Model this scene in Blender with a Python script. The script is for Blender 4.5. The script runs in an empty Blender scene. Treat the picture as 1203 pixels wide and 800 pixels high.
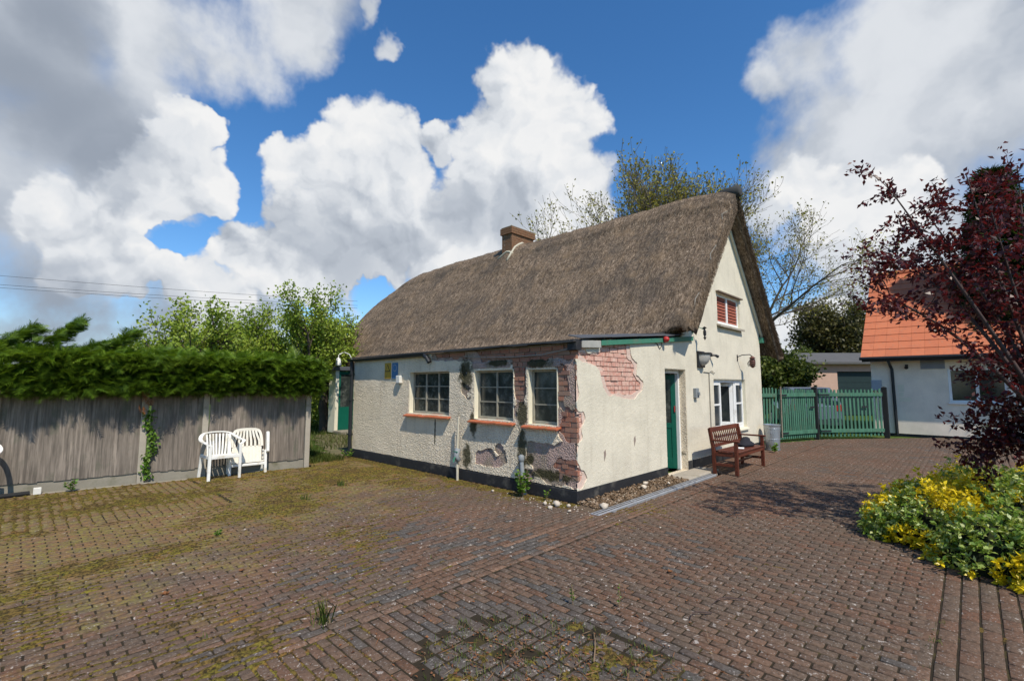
import bpy, bmesh, math, random
import numpy as np
from mathutils import Vector, Matrix

# ------------------------------------------------------------------ camera, sky, sun, exposure
SC = bpy.context.scene
COL = SC.collection
YAW = math.atan2(.694, .72)
PITCH = math.atan(53 / 557)
CAMP = np.array([-5.55, -4.08, 1.65])
FPX = 557.0
cam_data = bpy.data.cameras.new('camera')
cam_data.sensor_width = 36.0
cam_data.lens = FPX / 1203 * 36
cam_data.clip_start = .05
cam_data.clip_end = 3000
cam = bpy.data.objects.new('camera', cam_data)
COL.objects.link(cam)
FW = np.array([math.cos(YAW) * math.cos(PITCH), math.sin(YAW) * math.cos(PITCH), math.sin(PITCH)])
RT = np.array([math.sin(YAW), -math.cos(YAW), 0.])
UP = np.cross(RT, FW)
cam.matrix_world = Matrix(((RT[0], UP[0], -FW[0], CAMP[0]), (RT[1], UP[1], -FW[1], CAMP[1]), (RT[2], UP[2], -FW[2], CAMP[2]), (0, 0, 0, 1)))
SC.camera = cam
SC.view_settings.view_transform = 'Standard'
SC.view_settings.look = 'None'
SC.view_settings.gamma = 1
SC.view_settings.exposure = 0.0
SUN = Vector((-1, -2.8, 3.8)).normalized()
SUN_EL = math.asin(SUN.z)
sd = bpy.data.lights.new('sun', 'SUN')
sd.energy = 5.0
sd.angle = math.radians(.53)
sd.color = (1.0, .925, .80)
so = bpy.data.objects.new('sun', sd)
COL.objects.link(so)
so.rotation_euler = SUN.to_track_quat('Z', 'Y').to_euler()
SKY_STRENGTH = .145
CLOUD_STRENGTH = .90


def view_dir(x, y):
    d = (x - 601.5) * RT + FPX * FW + (400 - y) * UP
    return d / np.linalg.norm(d)


def place(x, dist):
    "a spot on the ground, dist metres out, in the bearing of column x of the photograph"
    d = (x - 601.5) * RT + FPX * FW + (400 - 454) * UP
    h = d[0] * math.cos(YAW) + d[1] * math.sin(YAW)
    p = CAMP + d * dist / h
    return np.array([p[0], p[1], 0.])


class NT:
    def __init__(self, tree):
        self.t = tree

    def n(self, typ, _props=None, **inp):
        nd = self.t.nodes.new(typ)
        for k, v in (_props or {}).items():
            setattr(nd, k, v)
        for k, v in inp.items():
            key = int(k[1:]) if k[0] == 'i' and k[1:].isdigit() else k.replace('_', ' ')
            self.put(nd.inputs[key], v)
        return nd

    def put(self, sock, v):
        if hasattr(v, 'outputs'):
            v = v.outputs[0]
        if isinstance(v, bpy.types.NodeSocket):
            self.t.links.new(v, sock)
        elif isinstance(v, (tuple, list)) and sock.type == 'RGBA' and len(v) == 3:
            sock.default_value = (*v, 1)
        else:
            sock.default_value = v

    def m(self, op, a, b=0., c=0., clamp=False):
        nd = self.t.nodes.new('ShaderNodeMath')
        nd.operation = op
        nd.use_clamp = clamp
        for i, v in enumerate((a, b, c)):
            self.put(nd.inputs[i], v)
        return nd.outputs[0]

    def mix(self, f, a, b, bt='MIX'):
        nd = self.t.nodes.new('ShaderNodeMix')
        nd.data_type = 'RGBA'
        nd.blend_type = bt
        self.put(nd.inputs[0], f)
        self.put(nd.inputs[6], a)
        self.put(nd.inputs[7], b)
        return nd.outputs[2]

    def ramp(self, f, stops, interp='LINEAR'):
        nd = self.t.nodes.new('ShaderNodeValToRGB')
        cr = nd.color_ramp
        cr.interpolation = interp
        while len(cr.elements) < len(stops):
            cr.elements.new(.5)
        for e, (p, c) in zip(cr.elements, stops):
            e.position = p
            e.color = (*c, 1) if len(c) == 3 else c
        self.put(nd.inputs[0], f)
        return nd.outputs[0]

    def step(self, f, lo, hi):
        nd = self.t.nodes.new('ShaderNodeMapRange')
        nd.interpolation_type = 'SMOOTHSTEP'
        self.put(nd.inputs[0], f)
        nd.inputs[1].default_value = lo
        nd.inputs[2].default_value = hi
        return nd.outputs[0]

    def noise(self, vec, scale, detail=4, rough=.55, dist=0.):
        nd = self.t.nodes.new('ShaderNodeTexNoise')
        if vec is not None:
            self.put(nd.inputs['Vector'], vec)
        nd.inputs['Scale'].default_value = scale
        nd.inputs['Detail'].default_value = detail
        nd.inputs['Roughness'].default_value = rough
        nd.inputs['Distortion'].default_value = dist
        return nd.outputs[0]

    def vmul(self, vec, s):
        nd = self.t.nodes.new('ShaderNodeVectorMath')
        nd.operation = 'MULTIPLY'
        self.put(nd.inputs[0], vec)
        nd.inputs[1].default_value = s
        return nd.outputs[0]


world = bpy.data.worlds.new('World')
SC.world = world
world.use_nodes = True
wt = world.node_tree
wt.nodes.clear()
W = NT(wt)
tc = W.n('ShaderNodeTexCoord')
wdir = tc.outputs['Generated']
sky = W.n('ShaderNodeTexSky', {'sky_type': 'NISHITA', 'sun_disc': False})
sky.sun_elevation = SUN_EL
sky.sun_rotation = math.atan2(SUN.x, SUN.y)
sky.altitude = 50
sky.air_density = 1.0
sky.dust_density = .1
sky.ozone_density = 5.0


def blob_field(blobs, start=None):
    "smooth union of round puffs on the sky sphere: 1 in the middle of a puff, 0 at its rim"
    acc = start
    for (x, y, r) in blobs:
        c = view_dir(x, y)
        e = view_dir(x + r * .7, y + r * .7)
        ang2 = 2 - 2 * float(c @ e)
        nd = W.n('ShaderNodeVectorMath', {'operation': 'DOT_PRODUCT'}, i0=warped)
        nd.inputs[1].default_value = tuple(c)
        k = 2 / ang2
        f = W.m('MULTIPLY_ADD', nd.outputs['Value'], k, 1 - k)
        f = W.m('MAXIMUM', f, -1.5)
        acc = f if acc is None else W.m('SMOOTH_MAX', acc, f, .35)
    return acc


def puffs(scale, detail, vec):
    "cauliflower texture: 1 on top of a puff, falling towards the creases"
    nd = W.n('ShaderNodeTexVoronoi', {'feature': 'F1', 'normalize': True}, Vector=vec, Scale=scale)
    nd.inputs['Detail'].default_value = detail
    nd.inputs['Roughness'].default_value = .55
    return W.m('SUBTRACT', 1., nd.outputs['Distance'])


wnoise = W.n('ShaderNodeTexNoise', None, Vector=wdir, Scale=6.0, Detail=5.0, Roughness=.62)
off = W.n('ShaderNodeVectorMath', {'operation': 'MULTIPLY_ADD'}, i0=wnoise.outputs['Color'])
off.inputs[1].default_value = (.13, .13, .13)
W.put(off.inputs[2], wdir)
sh = W.n('ShaderNodeVectorMath', {'operation': 'SUBTRACT'}, i0=off)
sh.inputs[1].default_value = (.065, .065, .065)
nrm = W.n('ShaderNodeVectorMath', {'operation': 'NORMALIZE'}, i0=sh)
warped = nrm.outputs[0]
n_puff = puffs(11., 2.5, warped)
n_soft = W.noise(wdir, 3.6, 6, .58, .2)
n_gen = W.noise(wdir, 1.7, 6, .55)
n_mid = W.noise(warped, 5.5, 4, .55)
# sky away from the view: broken cloud, thinned out to lessen the fill light
axis_dot = W.n('ShaderNodeVectorMath', {'operation': 'DOT_PRODUCT'}, i0=wdir)
axis_dot.inputs[1].default_value = tuple(view_dir(601, 300))
outside = W.step(axis_dot.outputs['Value'], .72, .55)
CUMULUS = [(622, 112, 62), (655, 150, 60), (590, 170, 56), (640, 215, 76), (575, 235, 60), (600, 285, 76), (690, 142, 34), (455, 165, 46), (425, 200, 70),
           (358, 205, 46), (470, 235, 62), (390, 250, 60), (330, 182, 22), (520, 168, 26), (510, 290, 60), (675, 255, 42), (275, 292, 40), (320, 312, 48), (365, 320, 40), (180, 312, 40), (140, 322, 44),
           (240, 222, 34), (195, 205, 50), (215, 140, 34), (238, 158, 30), (205, 170, 44), (165, 240, 50), (262, 205, 24), (95, 315, 50), (420, 310, 46), (560, 322, 60), (655, 275, 46), (960, 372, 30), (925, 398, 30), (1040, 235, 56), (975, 250, 60), (940, 215, 40), (240, 345, 44), (60, 250, 50), (120, 262, 40), (450, 305, 46)]
SOFT = [(170, 110, 60), (20, 60, 140), (80, 150, 110), (20, 230, 120), (130, 235, 80), (60, 330, 110), (190, 30, 90), (270, 45, 86), (340, 35, 60), (372, 62, 34), (300, 80, 46),
        (120, -60, 150), (330, -60, 110), (452, 50, 15), (428, 8, 16), (905, 95, 30), (945, 70, 42), (960, 120, 56), (1010, 60, 60), (1010, 170, 100), (1090, 120, 115), (1080, 10, 86), (1170, 60, 105), (1195, 130, 70),
        (950, 190, 58), (1000, 280, 85), (905, 250, 30), (1080, 270, 56), (960, 330, 50), (1040, 340, 66), (1300, 60, 150), (-140, 120, 160), (-120, 300, 140), (30, 420, 90), (230, 400, 100), (420, 290, 70)]
DARK = [(70, 130, 85), (130, 180, 60), (10, 90, 90), (60, 370, 90), (10, 340, 60), (160, 395, 70), (400, 290, 58), (345, 268, 40), (460, 290, 50), (60, 20, 80), (110, 420, 80), (540, 250, 36), (600, 245, 36)]
hole_f = blob_field([(208, 287, 22), (445, 348, 22), (925, 335, 26)])
hole_f = W.m('ADD', hole_f, W.m('MULTIPLY', W.m('SUBTRACT', n_soft, .5), 9.0))
holes = W.step(hole_f, -1.0, 1.5)
cu = W.m('SUBTRACT', blob_field(CUMULUS), W.m('MULTIPLY', holes, 1.6))
cu_gen = W.m('MULTIPLY_ADD', W.m('SUBTRACT', n_gen, .5), 7.0, -.8)
cu_m = W.m('ADD', cu, W.m('MULTIPLY_ADD', n_puff, 2.6, -1.72))
cu_m = W.m('ADD', cu_m, W.m('MULTIPLY', W.m('SUBTRACT', n_soft, .5), 2.2))
cu_m = W.m('ADD', cu_m, W.m('MULTIPLY', outside, -4.))
cu_a = W.step(cu_m, -.10, .36)
cu_c = W.step(cu_m, -.1, .55)
so_f = W.m('SUBTRACT', blob_field(SOFT), W.m('MULTIPLY', holes, 1.8))
so_f = W.m('ADD', so_f, W.m('MULTIPLY', W.m('SUBTRACT', n_soft, .5), 5.5))
so_f = W.m('ADD', W.m('MULTIPLY', so_f, W.m('SUBTRACT', 1., outside)), W.m('MULTIPLY', cu_gen, outside))
so_a = W.step(so_f, -.65, .95)
dk = blob_field(DARK)
dk = W.step(W.m('ADD', dk, W.m('MULTIPLY', W.m('SUBTRACT', n_mid, .5), 5.0)), -1.3, 1.5)
# relief: puffs towards the sun against here
shift = W.n('ShaderNodeVectorMath', {'operation': 'ADD'}, i0=warped)
shift.inputs[1].default_value = (RT[0] * .012, RT[1] * .012, .022)
relief = W.m('SUBTRACT', n_puff, puffs(11., 2.5, shift))
cu_l = W.m('ADD', .92, W.m('MULTIPLY', relief, 1.1))
cu_l = W.m('ADD', cu_l, W.m('MULTIPLY', W.m('SUBTRACT', n_mid, .52), 1.1), clamp=True)
cu_l = W.m('MULTIPLY', cu_l, W.m('SUBTRACT', 1., W.m('MULTIPLY', dk, .40)))
so_l = W.m('ADD', .71, W.m('MULTIPLY', W.m('SUBTRACT', n_mid, .5), 1.0))
so_l = W.m('MULTIPLY', so_l, W.m('SUBTRACT', 1., W.m('MULTIPLY', dk, .47)))
cramp = [(0, (.10, .125, .17)), (.3, (.24, .285, .36)), (.6, (.55, .60, .675)), (.8, (.84, .87, .91)), (1, (1., 1., 1.))]
col_s = W.ramp(so_l, cramp)
col_c = W.ramp(cu_l, cramp)
ccol = W.mix(cu_c, col_s, col_c)
alpha = W.m('MAXIMUM', cu_a, W.m('MULTIPLY', so_a, .98))
hs = W.n('ShaderNodeHueSaturation', None, Saturation=1.20, Value=1.12, Color=sky)
bg1 = W.n('ShaderNodeBackground', None, Color=hs, Strength=SKY_STRENGTH)
bg2 = W.n('ShaderNodeBackground', None, Color=ccol, Strength=CLOUD_STRENGTH)
ms = W.n('ShaderNodeMixShader', None, i0=alpha, i1=bg1, i2=bg2)
wo = W.n('ShaderNodeOutputWorld', None, Surface=ms)
world.cycles.sampling_method = 'MANUAL'
world.cycles.sample_map_resolution = 512
SC.cycles.use_denoising = True
SC.cycles.max_bounces = 6
SC.cycles.transparent_max_bounces = 8

# ------------------------------------------------------------------ numeric noise
def _h(ix, iy, iz, seed):
    h = (ix * 374761393 + iy * 668265263 + iz * 1440662683 + seed * 974634541) & 0xffffffff
    h = ((h ^ (h >> 13)) * 1274126177) & 0xffffffff
    h = h ^ (h >> 16)
    return (h & 0xffff) / 65535.0


def vnoise(x, y, z=0., seed=0):
    x, y, z = np.broadcast_arrays(np.asarray(x, float), np.asarray(y, float), np.asarray(z, float))
    fx, fy, fz = np.floor(x), np.floor(y), np.floor(z)
    ix, iy, iz = fx.astype(np.int64), fy.astype(np.int64), fz.astype(np.int64)
    tx, ty, tz = x - fx, y - fy, z - fz
    tx, ty, tz = (t * t * (3 - 2 * t) for t in (tx, ty, tz))
    r = 0
    for a in (0, 1):
        for b in (0, 1):
            for c in (0, 1):
                r = r + _h(ix + a, iy + b, iz + c, seed) * (tx if a else 1 - tx) * (ty if b else 1 - ty) * (tz if c else 1 - tz)
    return r


def fbm(x, y, z=0., seed=0, octv=4, gain=.5):
    s, a, t = 0, 1., 0
    for o in range(octv):
        k = 2 ** o
        s = s + a * vnoise(np.asarray(x) * k, np.asarray(y) * k, np.asarray(z) * k, seed + o * 17)
        t += a
        a *= gain
    return s / t


# ------------------------------------------------------------------ objects and meshes
def tag(o, label=None, cat=None, group=None, kind=None):
    if label: o['label'] = label
    if cat: o['category'] = cat
    if group: o['group'] = group
    if kind: o['kind'] = kind
    return o


def link(name, me, m=None, parent=None, **kw):
    o = bpy.data.objects.new(name, me)
    COL.objects.link(o)
    if m is not None and me is not None and not me.materials:
        me.materials.append(MAT[m] if isinstance(m, str) else m)
    if parent is not None:
        o.parent = parent
    return tag(o, **kw)


def thing(name, label, cat, loc=(0, 0, 0), group=None, rz=0.):
    o = bpy.data.objects.new(name, None)
    COL.objects.link(o)
    o.location = loc
    o.rotation_euler = (0, 0, rz)
    o.empty_display_size = .2
    return tag(o, label, cat, group)


def copy_tree(o, parent=None):
    c = o.copy()
    COL.objects.link(c)
    c.parent = parent
    for ch in list(o.children):
        copy_tree(ch, c)
    return c


def np_mesh(name, V, F, rnd=None, smooth=False, attr=None):
    "mesh from vertex array and an array of faces that all have the same size"
    V = np.ascontiguousarray(V, dtype=np.float32)
    F = np.ascontiguousarray(F, dtype=np.int32)
    me = bpy.data.meshes.new(name)
    me.vertices.add(len(V))
    me.vertices.foreach_set('co', V.ravel())
    nf, k = F.shape
    me.loops.add(nf * k)
    me.loops.foreach_set('vertex_index', F.ravel())
    me.polygons.add(nf)
    me.polygons.foreach_set('loop_start', np.arange(0, nf * k, k, dtype=np.int32))
    me.update(calc_edges=True)
    if rnd is not None:
        a = me.attributes.new('rnd', 'FLOAT', 'FACE')
        a.data.foreach_set('value', np.ascontiguousarray(rnd, dtype=np.float32))
    for key, vals in (attr or {}).items():
        a = me.attributes.new(key, 'FLOAT', 'POINT')
        a.data.foreach_set('value', np.ascontiguousarray(vals, dtype=np.float32))
    if smooth:
        me.polygons.foreach_set('use_smooth', np.ones(nf, dtype=bool))
    return me


class MB:
    "collects solids into one mesh"
    def __init__(self):
        self.v, self.f = [], []

    def add(self, vs, fs):
        b = len(self.v)
        self.v += [tuple(map(float, p)) for p in vs]
        self.f += [tuple(i + b for i in q) for q in fs]
        return self

    def box(self, x0, x1, y0, y1, z0, z1):
        x0, x1 = min(x0, x1), max(x0, x1)
        y0, y1 = min(y0, y1), max(y0, y1)
        z0, z1 = min(z0, z1), max(z0, z1)
        return self.add([(x0, y0, z0), (x1, y0, z0), (x1, y1, z0), (x0, y1, z0), (x0, y0, z1), (x1, y0, z1), (x1, y1, z1), (x0, y1, z1)],
                        [(3, 2, 1, 0), (4, 5, 6, 7), (0, 1, 5, 4), (1, 2, 6, 5), (2, 3, 7, 6), (3, 0, 4, 7)])

    def bar(self, p, q, w, d, up=(0, 0, 1)):
        "square bar from p to q, w wide across, d deep along up"
        p, q, up = Vector(p), Vector(q), Vector(up)
        a = (q - p).normalized()
        s = a.cross(up)
        if s.length < 1e-6:
            s = a.cross(Vector((1, 0, 0)))
        s.normalize()
        u = s.cross(a)
        s *= w / 2
        u *= d / 2
        vs = [p - s - u, p + s - u, p + s + u, p - s + u, q - s - u, q + s - u, q + s + u, q - s + u]
        return self.add(vs, [(3, 2, 1, 0), (4, 5, 6, 7), (0, 1, 5, 4), (1, 2, 6, 5), (2, 3, 7, 6), (3, 0, 4, 7)])

    def tube(self, pts, rad, n=8, caps=True):
        pts = [Vector(p) for p in pts]
        rads = rad if isinstance(rad, (list, tuple)) else [rad] * len(pts)
        vs, fs = [], []
        prev = None
        for i, p in enumerate(pts):
            d = (pts[min(i + 1, len(pts) - 1)] - pts[max(i - 1, 0)]).normalized()
            ref = prev if prev is not None else (Vector((0, 0, 1)) if abs(d.z) < .9 else Vector((1, 0, 0)))
            s = d.cross(ref).normalized()
            u = s.cross(d).normalized()
            prev = u
            for k in range(n):
                a = 2 * math.pi * k / n
                vs.append(p + (s * math.cos(a) + u * math.sin(a)) * rads[i])
        for i in range(len(pts) - 1):
            for k in range(n):
                k2 = (k + 1) % n
                fs.append((i * n + k, i * n + k2, (i + 1) * n + k2, (i + 1) * n + k))
        if caps:
            fs.append(tuple(range(n))[::-1])
            fs.append(tuple((len(pts) - 1) * n + k for k in range(n)))
        return self.add(vs, fs)

    def lathe(self, prof, c=(0, 0, 0), n=20, axis='z'):
        vs, fs = [], []
        for r, h in prof:
            for k in range(n):
                a = 2 * math.pi * k / n
                p = (r * math.cos(a), r * math.sin(a), h)
                if axis == 'y': p = (p[0], p[2], p[1])
                if axis == 'x': p = (p[2], p[0], p[1])
                vs.append((p[0] + c[0], p[1] + c[1], p[2] + c[2]))
        for i in range(len(prof) - 1):
            for k in range(n):
                k2 = (k + 1) % n
                fs.append((i * n + k, i * n + k2, (i + 1) * n + k2, (i + 1) * n + k))
        fs.append(tuple(range(n))[::-1])
        fs.append(tuple((len(prof) - 1) * n + k for k in range(n)))
        return self.add(vs, fs)

    def prism(self, poly, fn, t0, t1):
        "polygon of (a, b) pairs, swept from t0 to t1; fn(a, b, t) gives the point"
        n = len(poly)
        vs = [fn(a, b, t0) for a, b in poly] + [fn(a, b, t1) for a, b in poly]
        fs = [tuple(range(n)), tuple(range(n, 2 * n))[::-1]] + [(i, i + n, (i + 1) % n + n, (i + 1) % n) for i in range(n)]
        return self.add(vs, fs)

    def mesh(self, name):
        me = bpy.data.meshes.new(name)
        me.from_pydata(self.v, [], self.f)
        bm = bmesh.new()
        bm.from_mesh(me)
        bmesh.ops.recalc_face_normals(bm, faces=bm.faces)
        bm.to_mesh(me)
        bm.free()
        return me

    def build(self, name, m, parent=None, bevel=0., smooth=False, **kw):
        me = self.mesh(name)
        if smooth:
            me.polygons.foreach_set('use_smooth', np.ones(len(me.polygons), dtype=bool))
        o = link(name, me, m, parent, **kw)
        if bevel:
            bv = o.modifiers.new('bevel', 'BEVEL')
            bv.width = bevel
            bv.segments = 2
            bv.limit_method = 'ANGLE'
        return o


def quads_for(n, k=4):
    return np.arange(n * k).reshape(n, k)


def unit(v):
    return v / np.maximum(np.linalg.norm(v, axis=-1, keepdims=True), 1e-9)


def leaf_mesh(name, P, D, L, Wd, rng, rnd=None, fold=.25, up_bias=.4):
    "one folded four-cornered leaf at each point P, pointing along D"
    n = len(P)
    D = unit(D)
    R = rng.normal(size=(n, 3))
    R[:, 2] += up_bias * 2
    S = unit(np.cross(D, R))
    Nn = np.cross(S, D)
    L = np.broadcast_to(L, (n,))[:, None]
    Wd = np.broadcast_to(Wd, (n,))[:, None]
    mid = P + D * L * .45
    V = np.stack([P, mid + S * Wd * .5 + Nn * Wd * fold, P + D * L, mid - S * Wd * .5 + Nn * Wd * fold], 1).reshape(-1, 3)
    if rnd is None:
        rnd = rng.random(n)
    return np_mesh(name, V, quads_for(n), rnd)


def seg_mesh(name, segs, k=5):
    "tapered branches: array of (x0,y0,z0,r0,x1,y1,z1,r1)"
    S = np.asarray(segs, float)
    p, q = S[:, 0:3], S[:, 4:7]
    r0, r1 = S[:, 3], S[:, 7]
    d = unit(q - p)
    ref = np.where(np.abs(d[:, 2:3]) < .9, np.array([[0, 0, 1.]]), np.array([[1., 0, 0]]))
    s = unit(np.cross(d, ref))
    u = np.cross(s, d)
    a = np.arange(k) * 2 * math.pi / k
    ring = s[:, None] * np.cos(a)[None, :, None] + u[:, None] * np.sin(a)[None, :, None]
    V = np.concatenate([(p - d * r0[:, None] * .3)[:, None] + ring * r0[:, None, None], (q + d * r1[:, None] * .3)[:, None] + ring * r1[:, None, None]], 1)
    n = len(S)
    base = (np.arange(n) * 2 * k)[:, None, None]
    i = np.arange(k)
    quad = np.stack([i, (i + 1) % k, (i + 1) % k + k, i + k], 1)[None]
    F = (base + quad).reshape(-1, 4)
    return np_mesh(name, V.reshape(-1, 3), F, smooth=True)


def grow(rng, start, direction, length, radius, depth, segs, tips, wander=.18, lift=.05, kids=(3, 5), spread=.75, shrink=.62, taper=.55, nseg=5, tip_depth=0, minr=.003):
    p = np.array(start, float)
    d = unit(np.array(direction, float))
    step = length / nseg
    pts = [(p.copy(), radius)]
    for i in range(nseg):
        d = unit(d + rng.normal(size=3) * wander + np.array([0, 0, lift]))
        q = p + d * step
        r = radius * (1 - (1 - taper) * (i + 1) / nseg)
        segs.append((*p, pts[-1][1], *q, max(r, minr)))
        p = q
        pts.append((p.copy(), max(r, minr)))
        if depth <= tip_depth:
            tips.append((p.copy(), d.copy()))
    if depth > 0:
        for c in range(rng.integers(kids[0], kids[1] + 1)):
            j = rng.integers(max(1, nseg // 3), nseg + 1)
            bp, br = pts[j]
            a = rng.normal(size=3)
            a = unit(a - d * (a @ d))
            nd = unit(d * (1 - spread * .5) + a * spread + np.array([0, 0, lift]))
            grow(rng, bp, nd, length * shrink * rng.uniform(.75, 1.2), br * .62, depth - 1, segs, tips, wander, lift, kids, spread, shrink, taper, nseg, tip_depth, minr)
        grow(rng, p, d, length * shrink, pts[-1][1] * .9, depth - 1, segs, tips, wander, lift, kids, spread, shrink, taper, nseg, tip_depth, minr)


# ------------------------------------------------------------------ materials
MAT = {}


def new_mat(name):
    m = bpy.data.materials.new(name)
    m.use_nodes = True
    m.node_tree.nodes.clear()
    MAT[name] = m
    return m, NT(m.node_tree)


def finish(T, col, rough=.8, bump=None, bstr=.3, bdist=.01, metal=0., spec=.3, trans=None, extra=None):
    p = T.n('ShaderNodeBsdfPrincipled', None, Base_Color=col, Roughness=rough, Metallic=metal)
    p.inputs['Specular IOR Level'].default_value = spec
    if bump is not None:
        b = T.n('ShaderNodeBump', None, Height=bump, Strength=bstr, Distance=bdist)
        T.put(p.inputs['Normal'], b)
    sh = p
    if trans is not None:
        t = T.n('ShaderNodeBsdfTranslucent', None, Color=trans)
        sh = T.n('ShaderNodeMixShader', None, i0=.32, i1=p, i2=t)
    T.n('ShaderNodeOutputMaterial', None, Surface=sh)


def simple(name, col, rough=.7, var=.15, scale=6., bump=.15, metal=0., spec=.3, bdist=.004, dirt=None):
    "one colour with blotchy variation, grain and a little relief"
    m, T = new_mat(name)
    co = T.n('ShaderNodeTexCoord').outputs['Object']
    n1 = T.noise(co, scale, 5)
    n2 = T.noise(co, scale * 9, 4)
    c = T.mix(n1, tuple(x * (1 - var) for x in col), tuple(min(1, x * (1 + var)) for x in col))
    c = T.mix(W_(T, n2, .35), c, tuple(x * .7 for x in col))
    if dirt:
        c = T.mix(T.step(T.noise(co, scale * .7, 6, .65), .52, .75), c, dirt)
    finish(T, c, rough, n2, bump, bdist, metal, spec)
    return m


def W_(T, n, amt):
    return T.m('MULTIPLY', T.step(n, .45, .8), amt)


def wood(name, col, axis=2, rough=.75, streak=.5, dirt=None):
    m, T = new_mat(name)
    co = T.n('ShaderNodeTexCoord').outputs['Object']
    info = T.n('ShaderNodeObjectInfo').outputs['Random']
    sc = [26., 26., 26.]
    sc[axis] = 1.6
    add = T.n('ShaderNodeVectorMath', {'operation': 'ADD'}, i0=co)
    T.put(add.inputs[1], T.n('ShaderNodeCombineXYZ', None, X=T.m('MULTIPLY', info, 7.), Y=T.m('MULTIPLY', info, 3.), Z=info))
    g = T.noise(T.vmul(add, tuple(sc)), 1., 5, .65)
    c = T.mix(T.step(g, .3, .75), tuple(x * (1 - streak) for x in col), tuple(min(1, x * (1 + streak * .6)) for x in col))
    c = T.mix(T.m('MULTIPLY', info, .5), c, tuple(x * .62 for x in col))
    if dirt:
        c = T.mix(T.step(T.noise(add, 2.2, 6, .65), .5, .72), c, dirt)
    finish(T, c, rough, g, .35, .004)
    return m


def leafmat(name, stops, trans, rough=.5, spec=.35):
    m, T = new_mat(name)
    r = T.n('ShaderNodeAttribute', {'attribute_name': 'rnd'}).outputs['Fac']
    c = T.ramp(r, stops)
    tcol = T.mix(.5, c, trans)
    finish(T, c, rough, spec=spec, trans=tcol)
    return m


def brickmat(name, stops, dusty, blotch_amt=.35):
    m, T = new_mat(name)
    info = T.n('ShaderNodeObjectInfo').outputs['Random']
    co = T.n('ShaderNodeTexCoord').outputs['Object']
    geo = T.n('ShaderNodeNewGeometry').outputs['Position']
    c = T.ramp(info, stops)
    n = T.noise(geo, 22., 6, .65)
    c = T.mix(T.m('MULTIPLY', T.step(n, .4, .7), blotch_amt), c, dusty)
    c = T.mix(T.m('MULTIPLY', T.step(T.noise(geo, 60., 3), .5, .75), .35), c, (.05, .04, .035))
    finish(T, c, .9, n, .5, .006)
    return m


def coatmat(name, col, grey, bump=.6, bdist=.012, bscale=70., stains=(), dirty=.5, moss=(.035, .034, .012), tint=None):
    "roughcast: pebbly relief, rain streaks, grime spots and moss where it grows on the wall"
    m, T = new_mat(name)
    geo = T.n('ShaderNodeNewGeometry').outputs['Position']
    peb = T.n('ShaderNodeTexVoronoi', {'feature': 'F1'}, Vector=geo, Scale=bscale).outputs['Distance']
    n1 = T.noise(geo, 1.7, 6, .6)
    n2 = T.noise(geo, 45., 4, .6)
    streak = T.noise(T.vmul(geo, (9., 9., .9)), 1., 5, .6)
    c = T.mix(T.step(n1, .35, .7), col, tuple(x * .86 for x in col))
    if tint:
        c = T.mix(T.step(T.noise(geo, 2.6, 5, .6), .42, .62), c, tint)
    c = T.mix(T.m('MULTIPLY', T.step(streak, .5, .8), dirty), c, grey)
    c = T.mix(T.m('MULTIPLY', T.step(n2, .52, .75), dirty * .8), c, tuple(x * .55 for x in grey))
    if stains:
        acc = None
        for (p, r) in stains:
            d = T.n('ShaderNodeVectorMath', {'operation': 'SUBTRACT'}, i0=geo)
            d.inputs[1].default_value = p
            s = T.vmul(d, tuple(1 / a for a in r))
            ln = T.n('ShaderNodeVectorMath', {'operation': 'LENGTH'}, i0=s).outputs['Value']
            f = T.m('SUBTRACT', 1., ln)
            acc = f if acc is None else T.m('MAXIMUM', acc, f)
        acc = T.m('ADD', acc, T.m('MULTIPLY', T.m('SUBTRACT', T.noise(geo, 9., 6, .65), .5), 1.6))
        c = T.mix(T.m('MULTIPLY', T.step(acc, .0, .5), .92), c, T.mix(T.noise(geo, 30., 4), tuple(x * .45 for x in moss), tuple(x * 1.9 for x in moss)))
    h = T.m('ADD', T.m('MULTIPLY', peb, .8), T.m('MULTIPLY', n2, .6))
    finish(T, c, .92, h, bump, bdist, spec=.15)
    return m


big = 9.
FRONT_STAINS = [((0, 2.42, 1.86), (big, .24, .38)), ((0, 2.36, .42), (big, .16, .26)), ((0, 1.05, 1.22), (big, .17, .30)), ((0, 1.05, .62), (big, .12, .55)), ((0, 2.62, .5), (big, .05, .7)),
                ((0, 3.3, .75), (big, .03, .36)), ((0, .75, 2.02), (big, .42, .12)), ((0, 1.6, 2.02), (big, .34, .08)), ((0, .45, .33), (big, .6, .1)), ((0, .9, .52), (big, .12, .12)), ((0, 2.2, 1.0), (big, .12, .3))]
coatmat('cream_render', (.69, .635, .51), (.43, .38, .29), .38, .008, 50., (), .42)
coatmat('pebbledash', (.86, .74, .56), (.42, .34, .25), 1., .024, 52., FRONT_STAINS, .55)
coatmat('undercoat', (.50, .36, .31), (.28, .22, .19), 1., .026, 56., FRONT_STAINS, .5, tint=(.36, .29, .22))
coatmat('gable_undercoat', (.66, .50, .42), (.6, .5, .4), .4, .008, 50., (), .3)
coatmat('outbuilding_render', (.84, .74, .61), (.55, .50, .42), .25, .004, 45., (), .25)
simple('mortar', (.30, .24, .20), .95, .3, 9., .5, bdist=.01)
simple('black_paint', (.022, .023, .026), .6, .3, 5., .3, dirt=(.09, .085, .075))
simple('dark_metal', (.02, .022, .025), .45, .2, 8., .1)
simple('slate', (.075, .08, .09), .6, .3, 5., .3, dirt=(.12, .115, .10))
simple('felt', (.05, .05, .05), .9, .3, 3., .4)
simple('green_paint', (.05, .20, .13), .55, .25, 5., .25, dirt=(.13, .16, .12))
simple('door_green', (.006, .10, .066), .35, .15, 4., .1)
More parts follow.
